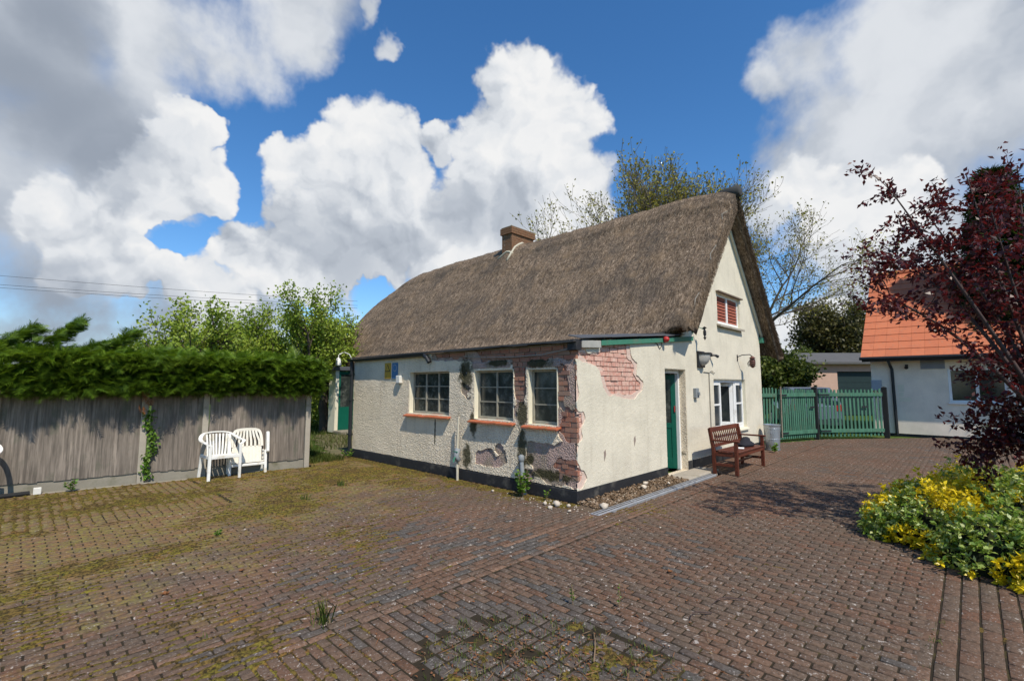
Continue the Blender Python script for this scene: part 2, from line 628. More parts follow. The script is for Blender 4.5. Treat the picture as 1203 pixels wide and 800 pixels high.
simple('old_board', (.36, .36, .33), .85, .3, 6., .3)
simple('white_paint', (.78, .78, .76), .45, .06, 6., .06, dirt=(.62, .60, .55))
simple('cream_paint', (.72, .67, .52), .6, .1, 6., .1)
simple('old_cream_frame', (.30, .28, .22), .7, .25, 10., .25, dirt=(.22, .19, .14))
simple('red_tile', (.42, .12, .055), .75, .3, 9., .25, dirt=(.16, .13, .05))
simple('dark_interior', (.012, .012, .012), .9, .1, 3., 0.)  # near black puts the lack of light indoors into the colour
simple('blind_brown', (.30, .085, .05), .6, .2, 8., .1)
simple('blind_dark', (.13, .04, .025), .6, .2, 8., .1)
simple('concrete', (.25, .225, .18), .92, .25, 4., .35, dirt=(.16, .15, .10))
simple('pale_concrete', (.36, .32, .26), .92, .2, 4., .35, dirt=(.2, .18, .12))
simple('drain_grey', (.27, .28, .30), .7, .2, 8., .2, dirt=(.16, .14, .11))
simple('galvanised', (.42, .45, .48), .42, .2, 5., .12, metal=.75)
simple('pipe_grey', (.22, .24, .25), .55, .25, 12., .2)
simple('lagging', (.50, .46, .36), .9, .3, 14., .5)
simple('bench_wood_plain', (.12, .030, .016), .5, .3, 9., .2)
simple('plastic_white', (.80, .79, .74), .4, .07, 7., .05, dirt=(.58, .52, .40))
simple('plastic_cream', (.78, .74, .64), .45, .1, 8., .08, dirt=(.48, .40, .27))
simple('black_cloth', (.018, .018, .024), .9, .3, 10., .4)
simple('paper_white', (.8, .8, .78), .7, .05, 6., .05)
simple('red_plastic', (.42, .035, .03), .4, .1, 8., .05)
simple('lamp_grey', (.42, .41, .38), .4, .15, 8., .05)
simple('copper_brown', (.16, .07, .05), .5, .3, 10., .1)
simple('cable_grey', (.28, .26, .22), .6, .2, 12., .1)
simple('sign_yellow', (.50, .30, .035), .6, .25, 7., .1, dirt=(.22, .15, .05))
simple('sign_blue', (.06, .17, .33), .6, .25, 7., .1, dirt=(.13, .16, .2))
simple('white_box', (.68, .66, .6), .5, .1, 9., .05)
simple('pink_render', (.50, .34, .27), .9, .15, 3., .2)
simple('garage_door', (.012, .028, .030), .6, .2, 5., .1)
simple('grey_roof', (.10, .10, .10), .85, .25, 3., .3)
simple('upvc', (.80, .80, .80), .35, .04, 6., .03)
simple('meter_grey', (.33, .36, .40), .5, .1, 6., .05)
simple('vent_grey', (.30, .31, .33), .6, .15, 9., .1)
simple('car_paint', (.20, .23, .27), .25, .05, 3., 0., metal=.5, spec=.5)
simple('rubber', (.02, .02, .02), .8, .2, 9., .2)
simple('rubble_white', (.52, .45, .36), .9, .25, 20., .5)
simple('mossy_path', (.15, .13, .07), .95, .35, 4., .6, bdist=.02, dirt=(.07, .085, .025))
simple('joint_soil', (.026, .019, .010), 1., .4, 7., .6, dirt=(.085, .068, .016))
simple('earth', (.12, .085, .055), .95, .35, 6., .7, bdist=.02)
simple('bark', (.085, .065, .05), .9, .35, 12., .6, bdist=.01)
simple('bark_grey', (.12, .10, .078), .9, .3, 12., .5, bdist=.01)
simple('twig_purple', (.065, .042, .038), .8, .3, 12., .4)
simple('dry_twig', (.22, .15, .09), .9, .3, 14., .3)
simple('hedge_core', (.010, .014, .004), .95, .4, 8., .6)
simple('bush_core', (.012, .016, .005), .95, .4, 8., .6)
simple('wire_black', (.02, .02, .022), .6, .1, 5., 0.)
wood('fence_wood', (.235, .197, .162), 2, .85, .6, dirt=(.115, .112, .082))
wood('gate_wood', (.068, .185, .120), 2, .7, .4, dirt=(.085, .13, .085))
wood('gate_post_wood', (.018, .020, .020), 2, .7, .3)
wood('bench_wood', (.13, .034, .018), 0, .45, .45)
wood('weathered_wood', (.26, .21, .16), 0, .85, .4)
brickmat('wall_brick', [(0, (.33, .12, .075)), (.35, (.40, .18, .11)), (.7, (.25, .11, .08)), (1, (.32, .20, .14))], (.28, .20, .15), .65)
brickmat('painted_brick', [(0, (.56, .27, .21)), (.5, (.62, .36, .29)), (1, (.52, .24, .18))], (.74, .62, .50), .55)
brickmat('chimney_brick', [(0, (.17, .085, .045)), (.5, (.21, .10, .05)), (1, (.14, .07, .038))], (.20, .15, .09), .6)

m, T = new_mat('roof_tile_orange')
info = T.n('ShaderNodeObjectInfo').outputs['Random']
geo = T.n('ShaderNodeNewGeometry').outputs['Position']
c = T.ramp(info, [(0, (.49, .150, .072)), (.5, (.53, .170, .082)), (1, (.44, .135, .066))])
c = T.mix(T.m('MULTIPLY', T.step(T.noise(geo, 5., 5), .45, .75), .4), c, (.36, .12, .07))
c = T.mix(T.m('MULTIPLY', T.step(T.noise(geo, 13., 6, .7), .56, .66), .5), c, (.30, .20, .13))
finish(T, c, .8, T.noise(geo, 60., 3), .2, .004, spec=.2)

# window glass: dark, a little dusty; pale blotches stand in for reflections and curtains
for nm, base, blotch_amt in (('glass', (.022, .027, .025), .38), ('glass_clear', (.02, .025, .028), .1)):
    m, T = new_mat(nm)
    geo = T.n('ShaderNodeNewGeometry').outputs['Position']
    n = T.noise(geo, 5., 6, .65)
    c = T.mix(T.m('MULTIPLY', T.step(n, .42, .68), blotch_amt), base, (.17, .18, .155))
    finish(T, c, T.m('ADD', .05, T.m('MULTIPLY', n, blotch_amt)), None, spec=.6)

# thatch: straw streaks down the slope, weathered patches
m, T = new_mat('thatch')
geo = T.n('ShaderNodeTexCoord').outputs['Object']
fine = T.noise(T.vmul(geo, (12., 34., 12.)), 1., 8, .85)
mid = T.noise(T.vmul(geo, (3., 14., 3.)), 1., 6, .65)
patch = T.noise(geo, .9, 6, .62)
c = T.ramp(fine, [(.36, (.013, .009, .006)), (.455, (.105, .073, .049)), (.525, (.235, .172, .119)), (.64, (.50, .395, .29))])
c = T.mix(T.m('MULTIPLY', T.step(mid, .48, .64), .62), c, (.055, .043, .036))
c = T.mix(T.m('MULTIPLY', T.step(patch, .48, .66), .45), c, (.070, .062, .055))
band = T.noise(T.vmul(geo, (3.4, .7, 3.4)), 1., 5, .6)
c = T.mix(T.m('MULTIPLY', T.step(band, .5, .68), .45), c, (.045, .035, .028))
c = T.mix(T.m('MULTIPLY', T.step(T.noise(geo, 2.3, 5, .6), .52, .68), .4), c, (.24, .165, .10))
h = T.m('ADD', T.m('MULTIPLY', fine, .6), mid)
finish(T, c, .95, h, .9, .03, spec=.1)
m, T = new_mat('straw')
r = T.n('ShaderNodeAttribute', {'attribute_name': 'rnd'}).outputs['Fac']
geo = T.n('ShaderNodeTexCoord').outputs['Object']
c = T.ramp(r, [(0, (.022, .016, .011)), (.35, (.09, .065, .045)), (.7, (.19, .14, .098)), (1, (.38, .305, .225))])
c = T.mix(T.m('MULTIPLY', T.step(T.noise(geo, .9, 6, .62), .48, .66), .5), c, (.075, .068, .062))
c = T.mix(T.m('MULTIPLY', T.step(T.noise(geo, 2.3, 5, .6), .55, .7), .3), c, (.22, .16, .10))
finish(T, c, .95, spec=.1)

# block paving
m, T = new_mat('paver')
r = T.n('ShaderNodeAttribute', {'attribute_name': 'rnd'}).outputs['Fac']
geo = T.n('ShaderNodeNewGeometry').outputs['Position']
c = T.ramp(r, [(0, (.153, .080, .050)), (.22, (.138, .088, .060)), (.45, (.120, .088, .064)), (.62, (.157, .095, .063)), (.74, (.130, .071, .044)), (.80, (.094, .086, .077)), (.88, (.20, .118, .076)), (1, (.23, .138, .09))])
n = T.noise(geo, 38., 6, .7)
c = T.mix(T.m('MULTIPLY', T.step(n, .40, .66), .66), c, (.044, .031, .022))
area = T.noise(geo, .55, 5, .6)
c = T.mix(T.m('MULTIPLY', T.step(area, .5, .66), .45), c, T.mix(n, (.180, .098, .062), (.135, .077, .050)))
sp = T.noise(geo, 17., 5, .7)
spots = T.m('MULTIPLY', T.step(sp, .60, .645), T.step(T.noise(geo, 1.1, 3), .38, .56))
c = T.mix(T.m('MULTIPLY', spots, .85), c, (.46, .41, .36))
sp2 = T.m('MULTIPLY', T.step(T.noise(geo, 60., 3, .6), .61, .66), .6)
c = T.mix(sp2, c, (.33, .30, .27))
# moss film grows over the left of the yard
sx = T.n('ShaderNodeSeparateXYZ', None, Vector=geo)
left = T.m('ADD', T.m('MULTIPLY', T.m('SUBTRACT', sx.outputs['Y'], 1.2), .11), T.m('MULTIPLY', T.m('ADD', sx.outputs['X'], 2.5), -.05))
mossn = T.m('ADD', T.noise(geo, 2.1, 6, .68), left)
mf = T.m('MULTIPLY', T.step(mossn, .47, .72), T.step(T.noise(geo, 26., 5, .7), .36, .6))
c = T.mix(T.m('MULTIPLY', mf, .74), c, T.mix(T.step(T.noise(geo, 5., 5), .4, .6), (.23, .135, .048), (.215, .185, .036)))
finish(T, c, .9, T.m('ADD', n, T.m('MULTIPLY', sp, .5)), .55, .008, spec=.2)

m, T = new_mat('moss')
geo = T.n('ShaderNodeNewGeometry').outputs['Position']
a = T.noise(geo, 2.7, 6, .65)
b = T.noise(geo, 40., 5, .7)
c = T.ramp(a, [(.3, (.12, .082, .040)), (.45, (.19, .125, .038)), (.55, (.20, .17, .030)), (.65, (.27, .14, .045)), (.75, (.15, .20, .03))])
c = T.mix(T.step(b, .35, .65), tuple((.03, .024, .014)), c)
finish(T, c, 1., b, .9, .015, spec=.05)

m, T = new_mat('grassland')
geo = T.n('ShaderNodeNewGeometry').outputs['Position']
c = T.ramp(T.noise(geo, .6, 7, .65), [(.3, (.05, .085, .02)), (.55, (.075, .13, .025)), (.75, (.12, .13, .05))])
c = T.mix(T.m('MULTIPLY', T.noise(geo, 30., 4), .6), c, (.04, .06, .015))
finish(T, c, 1., T.noise(geo, 30., 4), .9, .03, spec=.05)

leafmat('hedge_leaf', [(0, (.016, .035, .004)), (.4, (.06, .12, .010)), (.75, (.14, .23, .015)), (1, (.24, .33, .03))], (.20, .30, .01))
leafmat('apple_leaf', [(0, (.10, .16, .02)), (.5, (.22, .31, .035)), (.85, (.34, .42, .06)), (1, (.46, .5, .14))], (.36, .42, .02))
leafmat('spring_leaf', [(0, (.16, .15, .03)), (.6, (.28, .27, .045)), (1, (.42, .36, .08))], (.38, .34, .02))
leafmat('dark_leaf', [(0, (.03, .05, .010)), (.6, (.08, .115, .02)), (1, (.18, .20, .04))], (.12, .16, .01))
leafmat('olive_leaf', [(0, (.04, .040, .016)), (.6, (.085, .082, .024)), (1, (.16, .14, .045))], (.11, .11, .02))
leafmat('purple_leaf', [(0, (.018, .006, .008)), (.5, (.058, .011, .013)), (.85, (.125, .018, .018)), (1, (.25, .032, .03))], (.24, .016, .016), .4, .4)
leafmat('conifer_leaf', [(0, (.012, .026, .010)), (.6, (.03, .058, .014)), (1, (.09, .11, .02))], (.06, .08, .01))
leafmat('variegated_leaf', [(0, (.06, .12, .012)), (.35, (.15, .26, .03)), (.62, (.33, .42, .10)), (.76, (.60, .62, .28)), (.80, (.62, .45, .010)), (1, (.86, .66, .015))], (.5, .52, .04), .4, .4)
leafmat('grass_blade', [(0, (.06, .09, .018)), (.5, (.11, .16, .025)), (.8, (.17, .19, .04)), (1, (.30, .24, .11))], (.15, .19, .02))
leafmat('weed_leaf', [(0, (.05, .11, .012)), (.6, (.11, .23, .02)), (1, (.20, .30, .04))], (.16, .28, .01))
leafmat('litter_leaf', [(0, (.10, .05, .025)), (.5, (.24, .10, .045)), (.8, (.34, .14, .05)), (1, (.30, .23, .14))], (.2, .1, .03))
leafmat('gravel_stone', [(0, (.12, .080, .048)), (.5, (.23, .155, .095)), (.85, (.34, .24, .16)), (1, (.5, .42, .32))], (.2, .16, .1), .9, .1)

# ------------------------------------------------------------------ ground and paving
rng = np.random.default_rng(11)
g = MB()
g.add([(-600, -600, -.045), (900, -600, -.045), (900, 900, -.045), (-600, 900, -.045)], [(0, 1, 2, 3)])
g.build('ground', 'grassland', kind='structure')
# joint bed under the blocks
paving = link('paving', None, None)
tag(paving, 'brown and grey block paved yard with moss in its joints', None, None, 'structure')
PX0, PX1, PY0, PY1 = -7.6, 15.0, -7.2, 6.9


def in_yard(x, y):
    "paved ground: the yard in front of the cottage, the fence and the outbuilding"
    if x > 0 and y > -.62 and x < 3.72: return False
    if x > 0 and y > -.0 and x < 8.5: return False
    if y > 5.75 - .158 * (x + 1.31) and x < -1.2: return False
    if y > 6.2 and x >= -1.2: return False
    if x > 8.4 and y > .35 - (x - 9.97) * .36 - .35 and x < 12.2: return False
    if x > 12.1 and y > -.5 - (x - 12.16) * .84 - .4: return False
    return True


BED = -.0060
bx, by = np.meshgrid(np.arange(PX0, PX1 + .2, .2), np.arange(PY0, PY1 + .2, .2), indexing='ij')
keep = np.array([[in_yard(a + .1, b + .1) for b in by[0, :-1]] for a in bx[:-1, 0]])
idx = np.arange(bx.size).reshape(bx.shape)
F = np.stack([idx[:-1, :-1], idx[1:, :-1], idx[1:, 1:], idx[:-1, 1:]], -1)[keep]
link('joint_bed', np_mesh('joint_bed', np.stack([bx.ravel(), by.ravel(), np.full(bx.size, BED)], 1), F), 'joint_soil', paving)

blocks = []          # x, y, along x?, length, width, tone, tilt


def lay(x0, x1, y0, y1, along_x, test, tones, shift=.5, wide=.076, lng=.182):
    rows = int(round(((y1 - y0) if along_x else (x1 - x0)) / wide))
    a0, a1 = (x0, x1) if along_x else (y0, y1)
    for j in range(rows):
        c = (y0 if along_x else x0) + (j + .5) * wide
        e = a0 + (j % 2) * shift * lng + rng.uniform(-.01, .01)
        cells = []
        if e - a0 > .035:
            cells.append((a0, e))                      # cut block that closes the end of the course
        e = max(e, a0) if e - a0 > .035 else a0 + max(0., e - a0)
        while e < a1 - .035:
            cells.append((e, min(e + lng, a1)))
            e += lng
        for p, q in cells:
            m_ = (p + q) / 2
            x, y = (m_, c) if along_x else (c, m_)
            if test(x, y):
                blocks.append((x, y, 1 if along_x else 0, q - p, wide, tones(x, y), j))


def mixed(x, y):
    t = fbm(x * .55, y * .55, 3., 5, 3)
    return float(np.clip(rng.normal(.38 + (t - .5) * 1.1, .13), 0, .80))


def weedy(x, y):
    return (x + 3.35) ** 2 / .62 ** 2 + (y + 2.35) ** 2 / .85 ** 2


BW = .076
BAND = [-.45, -.45 - BW, -.45 - 5 * BW, -.45 - 6 * BW]          # two pale courses with four between them
lay(PX0, PX1, -.45, -.45 + BW * 54, 1, lambda x, y: in_yard(x, y) and not (x < -3.3 and y > 3.55), mixed)
lay(-3.3, PX1, -.45 + BW * 54, -.45 + BW * 96, 1, lambda x, y: in_yard(x, y), mixed)
lay(PX0, -3.3, 3.55, 6.9, 0, lambda x, y: in_yard(x, y), mixed, .5, .112, .165)
lay(PX0, PX1, BAND[1], BAND[0], 1, in_yard, lambda x, y: rng.uniform(.84, .97) if x < 1. and rng.random() < .85 else mixed(x, y))
lay(PX0, PX1, BAND[2], BAND[1], 1, in_yard, lambda x, y: .80 if (x < -3.4 and rng.random() < .5) else mixed(x, y))
lay(PX0, PX1, BAND[3], BAND[2], 1, in_yard, lambda x, y: rng.uniform(.82, .95) if x < .6 and rng.random() < .75 else mixed(x, y))
lay(PX0, PX1, -3.75, BAND[3], 0, lambda x, y: in_yard(x, y) and weedy(x, y) > 1.25, lambda x, y: .8 + rng.uniform(-.02, .02) if weedy(x, y) < 2.2 and rng.random() < .6 else mixed(x, y))
lay(PX0, PX1, PY0, -3.75, 1, in_yard, mixed, .5, .106, .19)
# grey setts half buried in the weedy patch
for i in range(-9, 10):
    for j in range(-10, 11):
        x, y = -3.35 + i * .118, -2.35 + j * .118
        if weedy(x, y) <= 1.25 and rng.random() < .88:
            blocks.append((x, y, 1, .112, .112, .80 + rng.uniform(-.02, .02), 9))

NB = len(blocks)
B = np.array(blocks)
half = np.where(B[:, 2:3] > .5, B[:, 3:5], B[:, [4, 3]]) / 2 - .0054 - rng.random((NB, 1)) * .002
zt = rng.normal(0, .0011, NB) - np.where(weedy(B[:, 0], B[:, 1]) < 1.25, .0015, 0)
tx_, ty_ = rng.normal(0, .005, NB), rng.normal(0, .006, NB)
rot = rng.normal(0, .012, NB)


def block_verts(i):
    hx, hy = half[i]
    out = []
    for (zz, ins) in ((-.035, 0), (-.003, 0), (0, .004)):
        for sx_, sy_ in ((-1, -1), (1, -1), (1, 1), (-1, 1)):
            x, y = sx_ * (hx - ins), sy_ * (hy - ins)
            out.append((x, y, zz + (x * tx_[i] + y * ty_[i] if zz > -.03 else 0)))
    return np.array(out)


BF = np.array([(8, 9, 10, 11)] + [(a + 4, (a + 1) % 4 + 4, (a + 1) % 4 + 8, a + 8) for a in range(4)] + [(a, (a + 1) % 4, (a + 1) % 4 + 4, a + 4) for a in range(4)])
rel = B[:, :2] - CAMP[:2]
fwd = rel[:, 0] * math.cos(YAW) + rel[:, 1] * math.sin(YAW)
lat = rel[:, 0] * math.sin(YAW) - rel[:, 1] * math.cos(YAW)
seen = (fwd > 2.86) & (np.abs(lat) < fwd * 1.05)
order = np.argsort(np.where(seen, fwd ** 2 + .3 * lat ** 2, 1e6))
single = set(order[:300].tolist())
rest = [i for i in range(NB) if i not in single]
V = np.concatenate([block_verts(i) @ np.array([[math.cos(rot[i]), math.sin(rot[i]), 0], [-math.sin(rot[i]), math.cos(rot[i]), 0], [0, 0, 1]]) + np.array([B[i, 0], B[i, 1], zt[i]]) for i in rest])
F = (np.arange(len(rest)) * 12)[:, None, None] + BF[None]
link('paver_field', np_mesh('paver_field', V, F.reshape(-1, 4), np.repeat(B[rest, 5], 9)), 'paver', paving, kind='stuff')
cache = {}
for i in single:
    key = (int(B[i, 2]), round(B[i, 3], 3), round(B[i, 4], 3), int(B[i, 5] * 16), i % 3)
    if key not in cache:
        cache[key] = np_mesh('paver', block_verts(i), BF, np.full(9, B[i, 5]))
    o = link('paver', cache[key], 'paver', paving)
    o.location = (B[i, 0], B[i, 1], zt[i])
    o.rotation_euler = (0, 0, rot[i])

# moss cushions that swell out of the joints
mx, my = np.meshgrid(np.arange(-6.9, 1.0, .022), np.arange(-4.2, 6.75, .022), indexing='ij')
mz = fbm(mx * 1.1, my * 1.1, 0, 31, 4) + np.clip((my - .3) * .060, -.17, .21) - .012 * np.clip(mx + 2.5, -2, 4)
mz = mz - .50 + .62 * (fbm(mx * 9, my * 9, 0, 77, 4, .7) - .5)
frac = lambda v, w: np.abs((v / w) % 1.0 - .5)            # .5 on a joint
jd = np.where(my > BAND[3], frac(my + .45, BW), np.where(my > -3.75, frac(mx - PX0, BW), frac(my - PY0, .106)))
jd = np.where((my > 3.55) & (mx < -3.3), frac(mx - PX0, .112), jd)
mz = mz - .30 * np.clip((.5 - jd) / .30, 0, 1) ** .7
mz = mz - .0
wd = weedy(mx, my)
mz = np.maximum(mz, (.10 * (1.0 - wd).clip(-1, .5) - .115 + .62 * (fbm(mx * 7, my * 7, 0, 13, 4, .7) - .5)))
near_wall = np.exp(-((mx + .12) / .22) ** 2) * (my > -.1)
mz = np.maximum(mz, .16 * near_wall - .08 + .2 * (fbm(mx * 7, my * 7, 0, 3, 3) - .5))
mz = np.where(mz > 0, .0010 + np.minimum(mz, .3) * .045, -.0095 + mz * .05)
mz = mz + .010 * (fbm(mx * 28, my * 28, 0, 9, 2) - .5)
ok = (mz > -.0045)
cell = ok[:-1, :-1] | ok[1:, :-1] | ok[1:, 1:] | ok[:-1, 1:]
cx_, cy_ = mx[:-1, :-1], my[:-1, :-1]
cell &= ~((cx_ > -.04) & (cy_ > -.6)) & (cy_ < 5.72 - .158 * (cx_ + 1.31)) | ((cx_ > -1.2) & (cx_ < -.05) & (cy_ < 6.7) & cell)
idx = np.arange(mx.size).reshape(mx.shape)
F = np.stack([idx[:-1, :-1], idx[1:, :-1], idx[1:, 1:], idx[:-1, 1:]], -1)[cell]
used = np.unique(F)
remap = np.zeros(mx.size, dtype=np.int64)
remap[used] = np.arange(len(used))
V = np.stack([mx.ravel(), my.ravel(), np.maximum(mz, -.014).ravel()], 1)[used]
link('moss_growth', np_mesh('moss_growth', V, remap[F], smooth=True), 'moss', kind='stuff', label='yellow green moss spreading over the paving joints')


# ------------------------------------------------------------------ cottage
cottage = thing('thatched_cottage', 'cream rendered cottage with brown thatched roof and crumbling front wall', 'cottage')
WF = [(2.88, 4.19, 1.09, 1.93), (1.24, 2.20, 1.07, 1.92), (.34, .93, 1.05, 1.91)]          # front windows: y0, y1, z0, z1
DOOR = (2.77, 3.66, .0, 1.97)
GW = (5.08, 7.12, .62, 1.80)
UW = (5.46, 6.95, 3.06, 3.79)
APX, APZ = 6.16, 5.84


def under(s):
    "underside of the thatch over the gable"
    return APZ - 1.17 * abs(s - APX)


def gable_top(s):
    return 2.20 + .098 * s if s < 3.55 else min(under(s) + .12, 6.)


def sd_poly(u, z, poly):
    "signed distance to a polygon, positive outside"
    P = np.array(poly, float)
    d = np.full(u.shape, 1e9)
    inside = np.zeros(u.shape, bool)
    for a, b in zip(P, np.roll(P, -1, 0)):
        e = b - a
        t = np.clip(((u - a[0]) * e[0] + (z - a[1]) * e[1]) / (e @ e), 0, 1)
        d = np.minimum(d, np.hypot(u - a[0] - t * e[0], z - a[1] - t * e[1]))
        cond = (a[1] > z) != (b[1] > z)
        with np.errstate(divide='ignore', invalid='ignore'):
            xi = (b[0] - a[0]) * (z - a[1]) / (b[1] - a[1] + 1e-12) + a[0]
        inside ^= cond & (u < xi)
    return np.where(inside, -d, d)


def sd_rect(u, z, r):
    return np.maximum(np.maximum(r[0] - u, u - r[1]), np.maximum(r[2] - z, z - r[3]))


def coat(name, u0, u1, z0, z1, cell, field, fn, front, back, mat, parent, jit=.002, seed=1):
    "a coat of render kept where field(u, z) > 0, with real edges where it has fallen off"
    nu, nz = int(round((u1 - u0) / cell)) + 1, int(round((z1 - z0) / cell)) + 1
    U, Z = np.meshgrid(np.linspace(u0, u1, nu), np.linspace(z0, z1, nz), indexing='ij')
    fld = field(U, Z)
    vs, ids, faces = [], {}, []
    jt = (fbm(U * 30, Z * 30, 0, seed, 2) - .5) * 2 * jit + (fbm(U * 3, Z * 3, 0, seed + 5, 3) - .5) * jit * 3

    def vert(key, u, z, t):
        if key not in ids:
            ids[key] = len(vs)
            vs.append(fn(u, z, t))
        return ids[key]
    pos = fld > 0
    cnt = pos[:-1, :-1].astype(int) + pos[1:, :-1] + pos[1:, 1:] + pos[:-1, 1:]
    for i, j in zip(*np.nonzero(cnt)):
        cs = [(i, j), (i + 1, j), (i + 1, j + 1), (i, j + 1)]
        if cnt[i, j] == 4:
            faces.append(tuple(vert(c, U[c], Z[c], front + jt[c]) for c in cs))
            continue
        poly, cut = [], []
        for k in range(4):
            a, b = cs[k], cs[(k + 1) % 4]
            if pos[a]:
                poly.append(vert(a, U[a], Z[a], front + jt[a]))
            if pos[a] != pos[b]:
                t = fld[a] / (fld[a] - fld[b])
                t = min(max(t, .02), .98)
                u, z = U[a] + (U[b] - U[a]) * t, Z[a] + (Z[b] - Z[a]) * t
                key = ('e', min(a, b), max(a, b))
                poly.append(vert(key, u, z, front + jt[a]))
                cut.append((poly[-1], vert(('k',) + key, u, z, back)))
        if len(poly) > 2:
            faces.append(tuple(poly))
        if len(cut) == 2:
            faces.append((cut[0][0], cut[1][0], cut[1][1], cut[0][1]))
    me = bpy.data.meshes.new(name)
    me.from_pydata(vs, [], faces)
    return link(name, me, mat, parent)


on_front = lambda u, z, t: (t, u, z)          # t grows into the wall
on_gable = lambda u, z, t: (u, t, z)

# solid walls behind the render
fwall = MB()
ys = [0.042] + sorted([v for w in WF for v in w[:2]]) + [6.5]
fw_top = 2.28
for a, b in zip(ys[:-1], ys[1:]):
    w = [q for q in WF if abs(q[0] - a) < 1e-6 and abs(q[1] - b) < 1e-6]
    if w:
        fwall.box(.042, .30, a, b, .02, w[0][2])
        fwall.box(.042, .30, a, b, w[0][3], fw_top)
    else:
        fwall.box(.042, .30, a, b, .02, fw_top)
front_wall = fwall.build('front_wall', 'mortar', cottage)
gm = MB()
cuts = sorted({.302, DOOR[0], DOOR[1], 3.55, GW[0], GW[1], UW[0], UW[1], APX, 8.38})
for a, b in zip(cuts[:-1], cuts[1:]):
    mid = (a + b) / 2
    spans = [(.02, None)]
    for w in (DOOR, GW, UW):
        if w[0] < mid < w[1]:
            new = []
            for lo, hi in spans:
                if hi is None:
                    if w[2] > lo + .03: new.append((lo, w[2]))
                    new.append((w[3], None))
                else:
                    new.append((lo, hi))
            spans = new
    for lo, hi in spans:
        ta, tb = (gable_top(a + 1e-4), gable_top(b - 1e-4)) if hi is None else (hi, hi)
        gm.prism([(a, lo), (b, lo), (b, tb), (a, ta)], on_gable, .042, .32)
gable_wall = gm.build('gable_wall', 'mortar', cottage)
# the other walls close the building
ow = MB()
ow.prism([(.302, .02), (3.8, .02), (3.8, 2.68), (.302, 2.30)], on_gable, 6.25, 6.47)
ow.box(3.8, 4.05, 6.47, 14.3, .02, 3.1)
ow.box(8.1, 8.38, .33, 14.3, .02, 2.9)
ow.prism([(3.8, .02), (8.38, .02), (8.38, 2.9), (APX, 5.5), (3.8, 2.9)], on_gable, 14.1, 14.3)
ow.build('outer_wall', 'cream_render', cottage)
inn = MB()
inn.box(1.6, 1.65, .35, 6.2, 0.02, 2.3)
inn.box(4.1, 8., 2.4, 2.45, 0.02, 2.6)
inn.box(.31, 8., .33, 6.2, .0, .02)
inn.build('partition', 'dark_interior', cottage)

rngc = np.random.default_rng(5)


def wob(U, Z, amp, sc, seed):
    return (fbm(U * sc, Z * sc, 0, seed, 4, .6) - .5) * 2 * amp


# what has fallen off the front wall (y, z)
LOST_TOP = [[(-.1, 2.4), (-.1, .80), (.30, .86), (.36, 1.06), (.36, 1.95), (.95, 1.95), (.98, 1.36), (1.18, 1.30), (1.27, 1.98), (2.10, 2.02), (2.3, 2.08), (3.45, 2.13), (3.45, 2.4)],
            [(-.1, .9), (.22, .86), (.40, .80), (.95, .78), (1.0, .50), (.85, .40), (.60, .22), (.30, .20), (-.1, .19)],
            [(1.42, .60), (1.62, .50), (1.75, .60), (2.1, .55), (2.16, .34), (1.95, .28), (1.5, .33), (1.38, .42)]]
LOST_UNDER = [[(-.1, 2.4), (-.1, 2.05), (.5, 2.06), (1.0, 2.02), (1.3, 2.06), (2.0, 2.07), (2.3, 2.4)],
              [(.90, 2.04), (1.28, 2.06), (1.27, 1.42), (.96, 1.40)],
              [(-.1, 1.32), (.16, 1.30), (.28, 1.16), (.30, .98), (.2, .84), (-.1, .86)],
              [(-.1, .62), (.10, .56), (.36, .60), (.45, .48), (.30, .38), (-.1, .30)],
              [(.16, 1.95), (.36, 1.98), (.36, 1.50), (.24, 1.46), (.14, 1.6)],
              [(-.1, 2.1), (.12, 2.02), (.3, 2.05), (.36, 2.2), (-.1, 2.3)],
              [(2.45, 2.4), (2.45, 2.13), (3.3, 2.17), (3.45, 2.4)]]
GABLE_LOST = [[(-.1, 2.28), (-.1, 2.08), (.32, 1.98), (.62, 1.88), (.70, 1.62), (.86, 1.50), (1.3, 1.44), (1.62, 1.44), (1.95, 1.56), (1.98, 1.72), (1.74, 1.84), (1.76, 2.02), (1.56, 2.14), (1.52, 2.4), (.72, 2.30), (.60, 2.16), (.30, 2.14), (.14, 2.24)],
              [(-.1, 1.28), (.20, 1.28), (.25, 1.18), (.14, 1.02), (.16, .86), (-.1, .80)],
              [(-.1, .60), (.05, .56), (.1, .44), (.2, .42), (.26, .30), (.16, .20), (-.1, .18)],
              [(-.1, 2.1), (.05, 2.0), (.03, 1.8), (.07, 1.6), (.03, 1.4), (.06, 1.2), (-.1, 1.2)], [(-.1, .9), (.06, .8), (.02, .7), (.05, .5), (-.1, .5)]]
GABLE_UNDER = [[(-.1, 2.2), (.30, 2.02), (.70, 1.90), (.80, 1.62), (.92, 1.53), (1.58, 1.50), (1.86, 1.58), (1.88, 1.70), (1.66, 1.82), (1.68, 2.02), (1.46, 2.12), (1.44, 2.4), (.74, 2.26), (.58, 2.12), (.3, 2.12)],
               [(-.1, 1.26), (.16, 1.25), (.18, 1.1), (.08, .98), (.1, .86), (-.1, .84)],
               [(-.1, .54), (.06, .5), (.16, .38), (.12, .28), (-.1, .28)]]


def many(U, Z, polys, a1, s1, seed):
    d = np.full(U.shape, 9.)
    uu, zz = U + wob(U, Z, a1, s1, seed), Z + wob(U, Z, a1, s1, seed + 9)
    for p in polys:
        d = np.minimum(d, sd_poly(uu, zz, p))
    return d


def f_open(U, Z):
    return np.minimum.reduce([sd_rect(U, Z, w) for w in WF])


